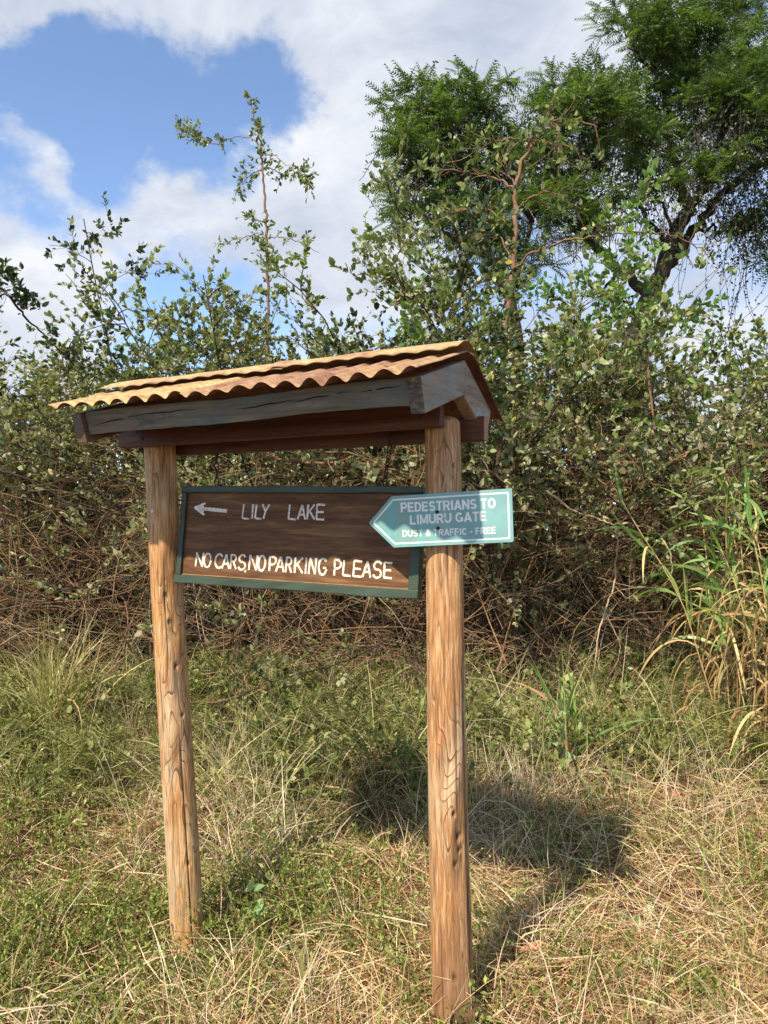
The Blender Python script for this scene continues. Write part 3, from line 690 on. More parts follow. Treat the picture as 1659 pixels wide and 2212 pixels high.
# ------------------------------------------------------------------ arrow-shaped sign on the right post
k_ = .874; AC = np.array([.22878755 * k_, 2.62 * k_, EYE - .02254872 * k_]); au, av, aw = frame_axes(.30595891, -.04038224, .05277156)
if aw[1] < 0: aw = -aw
asign = empty('arrow_sign', label='teal arrow-shaped metal sign reading PEDESTRIANS TO LIMURU GATE, screwed to the right post', cat='sign')
set_axes(asign, AC, au, av, aw)
def A2(px): return px2plane(px, AC, au, av, aw)
def rounded(pts, rad, seg=6):
    out = []; n = len(pts)
    for i in range(n):
        p = Vector(pts[i]); a = (Vector(pts[i - 1]) - p).normalized(); b = (Vector(pts[(i + 1) % n]) - p).normalized()
        ang = a.angle(b); tl = rad[i] / math.tan(ang / 2); c = p + (a + b).normalized() * (rad[i] / math.sin(ang / 2))
        s = p + a * tl; e = p + b * tl; v0 = s - c; v1 = e - c
        for k in range(seg + 1):
            t = k / seg; v = v0.lerp(v1, t); v = v.normalized() * rad[i]; out.append(tuple(c + v))
    return out
corn = [A2(p) for p in ((796, 1130), (846, 1072), (1106, 1055), (1110, 1171), (851, 1183))]
def inset(pts, d):
    n = len(pts); res = []
    for i in range(n):
        p0, p1, p2 = Vector(pts[i - 1]), Vector(pts[i]), Vector(pts[(i + 1) % n])
        a = (p1 - p0).normalized(); b = (p2 - p1).normalized(); na = Vector((a.y, -a.x)); nb = Vector((b.y, -b.x))
        m_ = (na + nb).normalized(); res.append(tuple(p1 + m_ * (d / max(.2, m_.dot(na)))))
    return res
def plate():
    ol = rounded(corn, [.007, .006, .007, .007, .006]); n = len(ol)
    V = [(x, -.0015, z) for x, z in ol] + [(x, .0015, z) for x, z in ol]
    Fc = [tuple(range(n)), tuple(range(2 * n - 1, n - 1, -1))] + [(i, i + n, (i + 1) % n + n, (i + 1) % n) for i in range(n)]
    m, nt, b = mat('teal_sign'); big = noise(nt, 9, 4, .6); sp = noise(nt, 110, 5, .75); dr = noise(nt, 22, 6, .65, (1, 1, .3))
    tc = nt_new(nt, 'ShaderNodeTexCoord'); sx = nt_new(nt, 'ShaderNodeSeparateXYZ'); nt.links.new(tc.outputs['Object'], sx.inputs[0])
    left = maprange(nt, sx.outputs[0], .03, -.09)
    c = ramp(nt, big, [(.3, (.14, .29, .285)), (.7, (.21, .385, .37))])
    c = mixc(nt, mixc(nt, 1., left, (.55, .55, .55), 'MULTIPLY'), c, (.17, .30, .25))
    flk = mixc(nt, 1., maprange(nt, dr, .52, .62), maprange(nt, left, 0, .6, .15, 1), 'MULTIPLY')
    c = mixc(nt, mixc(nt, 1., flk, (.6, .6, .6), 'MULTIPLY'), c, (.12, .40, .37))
    c = mixc(nt, maprange(nt, sp, .66, .70, 0, .8), c, (.55, .66, .62))
    nt.links.new(c, b.inputs['Base Color']); b.inputs['Roughness'].default_value = .42; b.inputs['Specular IOR Level'].default_value = .5
    bump(nt, b, flk, .5, .002)
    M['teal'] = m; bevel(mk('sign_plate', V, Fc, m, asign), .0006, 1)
    m2, nt, b = mat('sign_white'); sp = noise(nt, 160, 4, .7); bl = noise(nt, 30, 5, .7)
    c = mixc(nt, maprange(nt, sp, .60, .66, 0, .8), ramp(nt, bl, [(.3, (.68, .68, .62)), (.7, (.82, .82, .76))]), (.28, .38, .36))
    nt.links.new(c, b.inputs['Base Color']); b.inputs['Roughness'].default_value = .5; M['sign_white'] = m2
    o1 = rounded(inset(corn, .0095), [.006, .006, .006, .006, .006]); o2 = rounded(inset(corn, .0142), [.003, .003, .003, .003, .003])
    n = len(o1); V = [(x, -.0019, z) for x, z in o1] + [(x, -.0019, z) for x, z in o2]
    mk('border_line', V, [(i, (i + 1) % n, (i + 1) % n + n, i + n) for i in range(n)], m2, asign)
    # sign lettering: bold block capitals, each letter a part
    rr = lambda l, b, r_, t, k: [(l + k, t), (r_ - k, t)] + arc(r_ - k, t - k * .7, k, k * .7, 90, 0, 4)[1:] + arc(r_ - k, b + k * .7, k, k * .7, 0, -90, 4) + arc(l + k, b + k * .7, k, k * .7, -90, -180, 4) + arc(l + k, t - k * .7, k, k * .7, 180, 90, 4)
    q = .10
    G2 = {'P': ([[(q, 0), (q, 1)], [(q, .9), (.6, .9)] + arc(.6, .68, .29, .22, 90, -90, 8) + [(q, .46)]], .72), 'E': ([[(q, 0), (q, 1)], [(q, .9), (.94, .9)], [(q, .5), (.88, .5)], [(q, .1), (.97, .1)]], .68),
          'D': ([[(q, 0), (q, 1)], [(q, .9), (.5, .9)] + arc(.5, .5, .38, .4, 90, -90, 12) + [(q, .1)]], .76), 'S': ([arc(.5, .70, .36, .21, 20, 265, 12) + arc(.5, .29, .38, .20, 85, -160, 12)], .72),
          'T': ([[(0, .9), (1, .9)], [(.5, .9), (.5, 0)]], .70), 'R': ([[(q, 0), (q, 1)], [(q, .9), (.58, .9)] + arc(.58, .69, .28, .21, 90, -90, 8) + [(q, .48)], [(.55, .46), (.90, 0)]], .76),
          'I': ([[(.5, 0), (.5, 1)]], .24), 'A': ([[(.08, 0), (.5, .98)], [(.5, .98), (.92, 0)], [(.24, .28), (.76, .28)]], .82), 'N': ([[(q, 0), (q, 1)], [(q, .97), (.9, .03)], [(.9, 0), (.9, 1)]], .76),
          'O': ([arc(.5, .5, .39, .41, 90, 450, 26)], .84), 'L': ([[(q, 0), (q, 1)], [(q, .1), (.97, .1)]], .64), 'M': ([[(q, 0), (q, 1)], [(q, .97), (.5, .1)], [(.5, .1), (.9, .97)], [(.9, 0), (.9, 1)]], .92),
          'U': ([[(q, 1), (q, .42)] + arc(.5, .42, .4, .33, 180, 360, 12) + [(.9, 1)]], .76), 'G': ([arc(.5, .5, .39, .41, 42, 330, 20), [(.56, .44), (.90, .44), (.90, .08)]], .84), 'F': ([[(q, 0), (q, 1)], [(q, .9), (.94, .9)], [(q, .48), (.86, .48)]], .64),
          'C': ([arc(.5, .5, .39, .41, 42, 318, 20)], .80), '-': ([[(.1, .38), (.9, .38)]], .40), '&': ([[(.95, 0), (.28, .68)] + arc(.45, .77, .19, .15, 200, -20, 8) + [(.24, .42)] + arc(.38, .26, .27, .18, 150, 300, 8) + [(.92, .48)]], .80)}
    for body, x0, x1, yb0, yb1, cap in (('PEDESTRIANS TO', 867, 1071, 1107, 1097.5, 21), ('LIMURU GATE', 887, 1051, 1133.5, 1125, 20.5), ('DUST & TRAFFIC - FREE', 870.5, 1071.5, 1160, 1153, 14.5)):
        p0 = np.array(A2((x0, yb0))); p1 = np.array(A2((x1, yb1))); H_ = abs(A2((x0, yb0 - cap))[1] - p0[1]); tot = np.linalg.norm(p1 - p0); du = (p1 - p0) / tot; dv = np.array([-du[1], du[0]])
        gap, sp = .13, .36; raw = sum(sp if c == ' ' else G2[c][1] + gap for c in body) - gap; k = tot / raw; xx = 0
        lt = empty('lettering'); lt.parent = asign; lt['label'] = body + ' in bold white capitals'
        for c in body:
            if c == ' ': xx += sp; continue
            sts, wd = G2[c]; A = Acc()
            for si, st in enumerate(sts):
                P = np.array([p0 + du * (xx + a_ * wd) * k + dv * b_ * H_ for a_, b_ in st]); seg = np.linalg.norm(np.diff(P, axis=0), axis=1)
                T = np.gradient(P, axis=0) if len(P) > 2 else np.repeat(P[1:] - P[:1], 2, 0); T = T / (np.linalg.norm(T, axis=1, keepdims=True) + 1e-12); Nn = np.stack([-T[:, 1], T[:, 0]], 1)
                hw_ = H_ * .105 * (1.0 if abs(T[0][0]) < .7 * 1 else .92); yy = -.00185 - .00005 * si
                V = [(q_[0], yy, q_[1]) for q_ in P + Nn * hw_] + [(q_[0], yy, q_[1]) for q_ in P - Nn * hw_]; n_ = len(P)
                A.add(V, np.array([(i_, i_ + 1, n_ + i_ + 1, n_ + i_) for i_ in range(n_ - 1)]))
            A.build('letter', m2, lt); xx += wd + gap
    for px in ((944.5, 1106), (946.5, 1141)):
        x, z = A2(px); s = disc_head('screw', (x, -.0018, z), .0058, M['iron'], asign, .35)
        for kk in range(2):
            q = box_vf((x - (.0032 if kk else .0008), -.0045, z - (.0008 if kk else .0032)), (x + (.0032 if kk else .0008), -.0040, z + (.0008 if kk else .0032)))
            mk('screw_slot', *q, M['hole'], s)
plate()
# ------------------------------------------------------------------ thicket shrubs
def X_(px, y): return (px - CX) / F * y
def shrub(name, label, x, y, h, spread, seed, leafmat='leaf_green', nst=18, lean=(0, 0), leafz=1.75, group='shrubs of the thicket', ls=.044, per_t=6, dens=13, bark='bark_dark', cat='shrub'):
    global rng
    rng = np.random.default_rng(seed)
    z0 = float(ground_z(x, y)) - .05
    root = empty(name, (x, y, z0), label=label, cat=cat, group=group)
    a = rng.uniform(0, 2 * np.pi, nst); rr = spread * np.sqrt(rng.uniform(.02, .5, nst))
    p = np.stack([rr * np.cos(a) * .6, rr * np.sin(a) * .5, a * 0], 1)
    tilt = rng.uniform(.05, .38, nst); tilt[:3] = rng.uniform(.02, .10, 3)
    d = np.stack([np.cos(a) * tilt + lean[0], np.sin(a) * tilt * .7 + lean[1], np.ones(nst)], 1)
    ln = h * rng.uniform(.70, .95, nst); ln[:3] = h * 1.02
    S = grow(p, d, ln, 14, .10, 0, .03)
    r0 = rng.uniform(.006, .015, nst); A = Acc()
    V, Q = tubes(S, r0[:, None] * np.linspace(1, .25, 14)[None], 5); A.add(V, Q)
    # long laterals, some of them arching outwards
    pos, dr, ix, t = spawn(S, 14, .22, .98, .5, 1.25); dr[:, 2] = dr[:, 2] * .8 + .12
    l1 = rng.uniform(.35, .95, len(pos)) * (1.15 - .55 * t)
    L1 = grow(pos, dr, l1, 9, .16, .05); V, Q = tubes(L1, (.0042 * rng.uniform(.6, 1.3, len(pos)))[:, None] * np.linspace(1, .4, 9), 4); A.add(V, Q)
    A.build('branches', M[bark], root, False)
    pos, dr, ix, t = spawn(L1, per_t, .15, 1, .4, 1.1); dr[:, 2] += .18
    l2 = rng.uniform(.12, .36, len(pos)); T = grow(pos, dr, l2, 4, .2, .02)
    pos2, dr2, _, _ = spawn(S, 12, .62, 1, .2, 1.0); T2 = grow(pos2, dr2, rng.uniform(.10, .30, len(pos2)), 4, .18); T = np.concatenate([T, T2])
    zt = T[:, -1, 2] + z0
    V, Q = tubes(T, np.full((len(T), 4), 1.) * (rng.uniform(.0011, .0021, len(T)))[:, None], 3)
    mk('twigs', V, Q, M['twig'], root)
    keep = rng.random(len(T)) < .14 + .86 * smooth(leafz - .5, leafz + .75, zt + rng.normal(size=len(T)) * .25)
    T = T[keep]
    pos, dr, ix, t = spawn(T, dens, .15, 1.0, .5, 1.2); dr[:, 2] += .25
    zl = pos[:, 2] + z0
    dusty = rng.random(len(pos)) < .15 + .7 * (1 - smooth(1.8, 2.9, zl + rng.normal(size=len(pos)) * .25))
    sz = np.minimum(ls * np.exp(rng.normal(size=len(pos)) * .30), ls * 1.6) * .92
    for mk_, m_, nm in ((dusty, 'leaf_dusty', 'dusty_leaves'), (~dusty, leafmat, 'leaves')):
        if mk_.sum() < 5: continue
        A2_ = Acc()
        for sel_, tm, tt_ in ((mk_ & (sz < .038), DIA, DIAT), (mk_ & (sz >= .038), LEAF, LEAFT)):
            if sel_.sum() < 3: continue
            V, Q = leaves(pos[sel_], dr[sel_], sz[sel_], .5 + .25 * rng.random(sel_.sum()), tm, tt_, flat=.35); A2_.add(V, Q)
        if A2_.n: A2_.build(nm, M[m_], root)
    return root
SH = [  # name-free table: label, picture x, depth, picture y of its top, spread, leaf material
 ('dense shrub at the far left edge of the thicket, behind the grass tussock', -40, 6.6, 690, .75, 'leaf_green', {}),
 ('leafy shrub second from the left, its top just above the low end of the roof', 150, 6.2, 655, .7, 'leaf_green', {}),
 ('dark pointed shrub rising behind the left end of the roof', 250, 6.7, 575, .65, 'leaf_green', {}),
 ('tall shrub with dark glossy top leaves left of the bare spindly sapling', 370, 6.1, 520, .3, 'leaf_dark', {'nst': 8}),
 ('shrub around the foot of the spindly sapling', 480, 6.6, 545, .7, 'leaf_green', {}),
 ('shrub right of the spindly sapling, above the middle of the roof', 620, 6.2, 540, .7, 'leaf_green', {}),
 ('narrow upright shrub above the roof, left of the ridge end', 740, 6.5, 535, .6, 'leaf_green', {}),
 ('shrub topped by dark round leaves in front of the left feathery tree', 850, 6.0, 470, .35, 'leaf_dark', {'nst': 9}),
 ('bushy shrub right behind the gable end of the roof', 960, 6.3, 480, .7, 'leaf_green', {}),
 ('broad shrub below the red-barked shrub, level with the ridge', 1090, 5.8, 520, .7, 'leaf_green', {}),
 ('bright-topped shrub between the red-barked shrub and the tree trunk', 1230, 6.1, 440, .7, 'leaf_bright', {'ls': .05}),
 ('open shrub in front of the forked tree trunk', 1390, 6.2, 680, .7, 'leaf_green', {'ls': .048}),
 ('dusty shrub right of the forked trunk, sky showing through it', 1550, 5.9, 650, .65, 'leaf_green', {'ls': .048, 'dens': 7}),
 ('shrub at the far right edge above the tall reed grass', 1690, 6.0, 520, .7, 'leaf_green', {'ls': .048}),
]
VAR = [.038, .034, .040, .044, .036, .040, .033, .044, .037, .040, .045, .041, .036, .040]
for k, (lab, px, y, top, sp, lm, kw) in enumerate(SH):
    kw = dict(kw); kw['ls'] = VAR[k]; kw['dens'] = int(16 * (.044 / VAR[k]) ** 1.2)
    x = X_(px, y); h = EYE + (CY - top) / F * y - float(ground_z(x, y)) + (-.6 if k < 2 else -.1 if k == 2 else .12 if k < 7 else .15)
    shrub('thicket_shrub', lab, x, y, h * 1.0, sp, 100 + k, lm, **kw)
# the second row behind keeps the lower thicket closed
rng = np.random.default_rng(5)
def mass(name, label, xr, yr, zr, n, m, size, cl=.28, nl=26, cat=None):
    c = np.stack([rng.uniform(*xr, n), rng.uniform(*yr, n), rng.uniform(*zr, n)], 1); c[:, 2] += ground_z(c[:, 0], c[:, 1])
    pos = (c[:, None] + rng.normal(size=(n, nl, 3)) * cl).reshape(-1, 3); d = rng.normal(size=pos.shape); d[:, 2] = np.abs(d[:, 2]) * .5
    V, Q = leaves(pos, d, size * rng.uniform(.6, 1.3, len(pos)), .6, DIA, DIAT, .4)
    return tag(mk(name, V, Q, M[m]), label, kind='stuff')
mass('far_thicket', 'sunlit brush seen through gaps of the thicket', (-9, 10), (8.3, 11.5), (-.1, 2.0), 1100, 'far_leaf', .10, .32, 34)
mass('far_thicket', 'higher brush behind the thicket', (-9, 10), (7.6, 10.0), (1.0, 2.2), 900, 'leaf_dusty', .085, .3, 34)
mass('far_thicket', 'low brush behind the left of the thicket', (-6, 0), (7.2, 8.2), (1.6, 2.6), 170, 'leaf_green', .06, .3, 34)

# tangle of bare stems and vines low in the thicket
def tangle():
    A = Acc(); B = Acc(); C_ = Acc()
    def lines(n, yr, zr, lr, wob, hor, rr, acc, K=10, sides=3, xr=(-4.2, 4.4)):
        p = np.stack([rng.uniform(*xr, n), rng.uniform(*yr, n), rng.uniform(*zr, n)], 1); p[:, 2] += ground_z(p[:, 0], p[:, 1])
        d = rng.normal(size=(n, 3)); d[:, 1] *= .5; d[:, 2] = d[:, 2] * (1 - hor) + (1 - hor) * .6
        P = grow(p, d, rng.uniform(*lr, n), K, wob, .03)
        P[:, :, 2] = np.maximum(P[:, :, 2], ground_z(P[:, :, 0], P[:, :, 1]) + .01); P[:, :, 1] = np.maximum(P[:, :, 1], 4.75)
        V, Q = tubes(P, rng.uniform(*rr, n)[:, None] * np.linspace(1, .5, K), sides); acc.add(V, Q)
    lines(1900, (5.2, 6.8), (.1, 1.7), (.6, 1.5), .13, .75, (.0014, .0030), A, 7)
    lines(900, (5.1, 6.0), (0, 1.5), (.4, 1.2), .17, .8, (.0010, .0019), B, 7)
    lines(750, (5.2, 6.8), (0, .4), (1.0, 2.1), .07, .05, (.003, .007), A, 8, 4)
    lines(500, (5.1, 6.3), (0, .3), (.7, 1.6), .09, .1, (.0016, .0035), B)
    lines(600, (4.9, 6.2), (1.2, 2.35), (.4, .95), .12, .7, (.0011, .0024), A, 7)
    lines(34, (5.4, 6.4), (.2, 1.3), (1.2, 2.2), .12, .5, (.004, .010), C_, 12, 5)
    for a, m, l in ((A, 'twig', 'tangle of thin brown stems filling the lower thicket'), (B, 'twig_pale', 'pale dry vines hanging through the lower thicket'), (C_, 'bark_red', 'thicker reddish limbs inside the thicket')):
        tag(a.build('bramble_tangle', M[m]), l, kind='stuff')
tangle()
def limb(P, r0, r1, acc, sides=7, sub=5, jit=.012):
    P = np.array(P, float); n = len(P); t = np.arange(n); tt = np.linspace(0, n - 1, (n - 1) * sub + 1)
    # Catmull-Rom through the points
    Pe = np.vstack([2 * P[0] - P[1], P, 2 * P[-1] - P[-2]]); out = []
    for s in tt:
        k = min(int(s), n - 2); f = s - k; a, b, c, d = Pe[k:k + 4]
        out.append(.5 * ((2 * b) + (c - a) * f + (2 * a - 5 * b + 4 * c - d) * f * f + (3 * b - a - 3 * c + d) * f ** 3))
    out = np.array(out); out[1:-1] += rng.normal(size=out[1:-1].shape) * jit
    V, Q = tubes(out[None], np.linspace(r0, r1, len(out))[None], sides); acc.add(V, Q); return out
def along(P, n, acc_t, ln=(.08, .22), r=.0015, ang=(.5, 1.2), K=5, t0=.1, up=.1, wob=.12):
    pos, dr, _, _ = spawn(P[None], n, t0, 1, *ang); dr[:, 2] += up
    T = grow(pos, dr, rng.uniform(*ln, n), K, wob); V, Q = tubes(T, np.full((n, K), r), 3); acc_t.add(V, Q); return T

# the spindly sapling that stands out against the sky
def sapling():
    y = 6.5; g = lambda x, v, dy=0.: at((x, v), y + dy)
    base = at((575, 560), y); base[2] = float(ground_z(base[0], y)) - .05
    root = empty('sapling', tuple(base), label='thin tall sapling with arching tufted side branches, rising alone against the sky', cat='sapling')
    A = Acc(); Tw = Acc(); tr = limb([base, g(576, 900), g(578, 620), g(575, 480), g(568, 380), g(563, 320), g(557, 285), g(548, 250), g(540, 207)], .015, .003, A, 7, 8, .006)
    for v in list(A.V): v -= 0
    br = [[g(566, 325), g(545, 300, .1), g(520, 296, .15), g(490, 300, .2), g(472, 312, .2)], [g(472, 312, .2), g(440, 298, .25), g(415, 285, .25), g(392, 271, .3)],
          [g(566, 335), g(590, 335, -.1), g(610, 350, -.2), g(625, 362, -.2)], [g(625, 362, -.2), g(645, 375, -.2), g(668, 388, -.25)],
          [g(568, 365), g(545, 375, .1), g(530, 390, .2), g(510, 410, .2)], [g(570, 362), g(590, 366, .1), g(605, 378, .15), g(600, 395, .2)],
          [g(571, 480), g(552, 475), g(540, 465, .1)], [g(574, 515, 0), g(540, 510, .1), g(500, 518, .2), g(470, 530, .2)], [g(574, 515), g(610, 512, 0), g(650, 525, -.1), g(690, 545, -.1)]]
    G = []
    for k, b in enumerate(br):
        P = limb(b, .005, .002, A, 5, 6, .006)
        if k in (1, 3, 4, 5, 6): T = along(P, {1: 34, 3: 22, 4: 20, 5: 12, 6: 12}[k], Tw, (.06, .17)); G.append(T)
        elif k in (7, 8): G.append(along(P, 10, Tw, (.05, .12)))
        elif k == 0: G.append(along(P[-8:], 9, Tw, (.06, .13)))
    G.append(along(tr[-22:], 22, Tw, (.03, .08), up=.3)); G.append(along(tr[-34:-24], 12, Tw, (.06, .16))); G.append(along(tr[-46:-38], 7, Tw, (.04, .10))); G.append(along(tr[-56:-50], 10, Tw, (.04, .10))); G.append(along(tr[14:22], 30, Tw, (.08, .22)))
    T = np.concatenate(G); pos, dr, _, _ = spawn(T, 7, .1, 1, .4, 1.1)
    V, Q = leaves(pos, dr, .042 * rng.uniform(.6, 1.2, len(pos)), .5, flat=.3)
    def rel(acc):
        for i in range(len(acc.V)): acc.V[i] = acc.V[i] - base
    rel(A); rel(Tw)
    A.build('trunk', M['bark_red'], root, True); Tw.build('twigs', M['twig'], root); mk('leaves', V - base, Q, M['leaf_green'], root)
sapling()

# red-barked shrub with big leaf rosettes, right of centre
def rosettes(pos, n, size, wid, acc=None, up=.6):
    p = np.repeat(pos, n, 0) + rng.normal(size=(len(pos) * n, 3)) * .012; d = rng.normal(size=p.shape); d[:, 2] += up
    return leaves(p, d, size * rng.uniform(.6, 1.15, len(p)), wid, flat=.35)
def red_shrub():
    y = 5.7; g = lambda x, v, dy=0.: at((x, v), y + dy)
    base = at((1085, 900), y); base[2] = float(ground_z(base[0], y)) - .05
    root = empty('red_barked_shrub', tuple(base), label='tall shrub with bare reddish trunk and crooked branches carrying big pale leaf rosettes', cat='shrub')
    A = Acc(); Tw = Acc()
    tr = limb([base, g(1075, 1100), g(1085, 820), g(1100, 640), g(1110, 560), g(1113, 470), g(1112, 410), g(1128, 350), g(1145, 318), g(1142, 296)], .026, .010, A, 8, 6, .006)
    br = [([g(1112, 440), g(1108, 400, .1), g(1095, 365, .1), g(1085, 330, .15)], .010), ([g(1113, 410), g(1070, 385, .1), g(1020, 374, .2), g(970, 366, .2), g(935, 362, .2)], .008),
          ([g(1135, 320), g(1160, 280, -.1), g(1180, 258, -.1), g(1190, 240, -.1)], .011), ([g(1180, 262, -.1), g(1205, 258, -.2), g(1240, 262, -.25), g(1290, 275, -.3)], .008),
          ([g(1185, 264, -.1), g(1200, 285, -.1), g(1206, 310, -.1), g(1205, 340, -.1)], .009), ([g(1145, 300), g(1165, 305, -.1), g(1200, 312, -.2), g(1250, 325, -.2)], .006),
          ([g(1113, 455), g(1150, 425, -.1), g(1190, 415, -.2), g(1240, 430, -.2)], .007), ([g(1112, 500), g(1060, 455, .1), g(1010, 450, .2), g(960, 470, .2), g(930, 500, .2)], .007),
          ([g(1108, 580), g(1160, 540, -.1), g(1220, 520, -.2), g(1300, 510, -.3), g(1370, 500, -.3)], .009), ([g(1370, 500, -.3), g(1440, 505, -.3), g(1500, 530, -.3), g(1530, 550, -.3)], .006),
          ([g(1105, 560), g(1070, 500, .2), g(1030, 470, .3), g(1000, 450, .3)], .008), ([g(1142, 300), g(1110, 300, .1), g(1060, 310, .2), g(1020, 330, .2)], .006)]
    G = []
    for b, r in br:
        P = limb(b, r, r * .5, A, 6, 6, .006); G.append(along(P, 16, Tw, (.05, .28), .0018, (.3, 1.2), up=.15, t0=.15))
    T = np.concatenate(G); tips = T[rng.random(len(T)) < .8][:, -1]
    V, Q = rosettes(tips, 5, .062, .5)
    for acc in (A, Tw):
        for i in range(len(acc.V)): acc.V[i] = acc.V[i] - base
    A.build('trunk', M['bark_red'], root, True); Tw.build('twigs', M['twig'], root); mk('leaves', V - base, Q, M['leaf_green'], root)
red_shrub()

# ------------------------------------------------------------------ feathery trees
FR = []
def frond_template(npair=9):
    V = [(0, -.012, 0), (1, 0, -.22), (0, .012, 0)]; T = [(0, 1, 2)]
    for k in range(npair):
        t = .12 + .86 * k / (npair - 1); l = .30 * (1 - .75 * (t - .25) ** 2); z = -.22 * t ** 2
        for s in (-1, 1):
            b = len(V); dx = .62 * l; dy = s * .78 * l; V += [(t - .03, 0, z), (t + .065, 0, z), (t + dx, dy, z - .09)]; T += [(b, b + 1, b + 2)]
    return np.array(V), np.array(T)
FV, FT = frond_template(7)
def clusters(cl, y0, n_per, root, base, fr=.27, skelP=None, dens=1.0, sub=5, vines=0):
    """crown: sprays of fronds round sub-clump centres inside ellipsoids"""
    C = []; N_ = []
    for px, pv, pr, dy in cl:
        c = at((px, pv), y0 + dy); r = pr / F * (y0 + dy)
        m = int(n_per * dens * (pr / 80) ** 2); nc = max(3, int(9 * (pr / 80) ** 2))
        u0 = nrm(rng.normal(size=(nc, 3))); cc = c + u0 * (rng.uniform(.15, 1.05, nc)[:, None] ** .6) * r * np.array([1.05, 1.1, .9])
        w = rng.integers(0, nc, m); u = nrm(rng.normal(size=(m, 3)))
        q = cc[w] + u * rng.uniform(0, 1, m)[:, None] ** .5 * (.12 + .18 * r) * np.array([1.5, 1.5, .42]); C.append(q); N_.append(nrm(u * np.array([1, 1, .3]) + u0[w] * .5 + np.array([0, -.05, .22])))
    C = np.concatenate(C); N_ = np.concatenate(N_)
    # each sub-clump is a little spray: a twig with fronds
    tw = grow(C - N_ * .12, N_, rng.uniform(.2, .42, len(C)), 5, .15)
    V, Q = tubes(tw, np.full((len(C), 5), .005), 3); mk('twigs', V - base, Q, M['bark_dark'], root)
    pos, dr, _, _ = spawn(tw, sub, .25, 1, .5, 1.15); dr[:, 2] = dr[:, 2] * .6 + .12
    V, Q = leaves(pos, dr, fr * rng.uniform(.6, 1.1, len(pos)), 1.0, FV, FT, .65); mk('crown', V - base, Q, M['feather'], root)
    return C
def hang_vines(pts, n, ln, root, base, lf=10, m='vine_leaf', size=.06):
    p = pts[rng.integers(0, len(pts), n)] + rng.normal(size=(n, 3)) * .12
    d = np.tile([0, 0, -1.], (n, 1)) + rng.normal(size=(n, 3)) * .35
    P = grow(p, d, rng.uniform(*ln, n), 9, .14, .15); V, Q = tubes(P, np.full((n, 9), .0045), 3); mk('vines', V - base, Q, M['bark_dark'], root)
    pos, dr, _, _ = spawn(P, lf, .05, 1, .5, 1.3); V, Q = leaves(pos, dr, size * rng.uniform(.6, 1.2, len(pos)), .5, DIA, DIAT, .3); mk('vine_leaves', V - base, Q, M[m], root)
def tree_left():
    y = 11.0; g = lambda x, v, dy=0.: at((x, v), y + dy)
    base = g(1130, 900); base[2] = float(ground_z(base[0], y)) - .1
    root = empty('feathery_tree', tuple(base), label='left feathery-leaved tree behind the thicket, its crown standing against the pale cloud', cat='tree', group='feathery trees behind the thicket')
    A = Acc(); mn = limb([base, g(1120, 800), g(1095, 640), g(1060, 560), g(1030, 470), g(1000, 380), g(975, 290)], .11, .04, A, 8, 5, .02)
    bs = [[g(1060, 560), g(1000, 520, -.3), g(940, 480, -.4), g(890, 450, -.4)], [g(1030, 470), g(960, 420, .4), g(900, 380, .4)], [g(1095, 640), g(1130, 540, .3), g(1170, 430, .4), g(1210, 320, .4), g(1230, 230, .3)],
          [g(1000, 380), g(1030, 300, .3), g(1050, 220, .3)], [g(985, 330), g(930, 280, -.3), g(905, 220, -.3)], [g(1170, 430, .4), g(1250, 380, .2), g(1310, 330, .2)], [g(1150, 480, .4), g(1110, 380, 0), g(1090, 300, -.2)], [g(1000, 400), g(940, 360), g(880, 330)]]
    for b in bs: limb(b, .045, .015, A, 6, 5, .03)
    for i in range(len(A.V)): A.V[i] = A.V[i] - base
    A.build('trunk', M['bark_dark'], root, True)
    cl = [(962, 185, 62, 0), (915, 235, 60, -.2), (985, 250, 75, .3), (1040, 175, 36, 0), (900, 300, 55, -.3), (960, 330, 80, .2), (1045, 300, 70, .4), (890, 385, 45, -.2), (950, 420, 75, .2), (1040, 400, 75, .4), (930, 500, 60, 0), (1020, 500, 70, .3), (1100, 470, 70, .4),
          (1120, 330, 60, .4), (1180, 270, 55, .2), (1235, 215, 60, .1), (1290, 190, 45, 0), (1240, 310, 75, .4), (1310, 290, 60, .3), (1180, 380, 70, .4), (1290, 390, 70, .5), (1120, 560, 60, .3), (1210, 480, 70, .5), (870, 450, 30, -.2), (868, 215, 28, 0)]
    C = clusters(cl, y, 62, root, base, .28, sub=7)
    hang_vines(C[C[:, 0] > 0], 260, (.3, 1.1), root, base, 12)
    pos = np.concatenate([at((a, b), y + c) + nrm(rng.normal(size=(620, 3))) * rng.random((620, 1)) ** .4 * .62 for a, b, c in ((1010, 280, .5), (960, 400, .4), (1060, 420, .5), (1180, 330, .5), (1230, 420, .6), (1290, 230, .4))])
    V, Q = leaves(pos, rng.normal(size=pos.shape), .07 * rng.uniform(.6, 1.2, len(pos)), .5, DIA, DIAT, .3); mk('climber_leaves', V - base, Q, M['leaf_dark'], root)
tree_left()
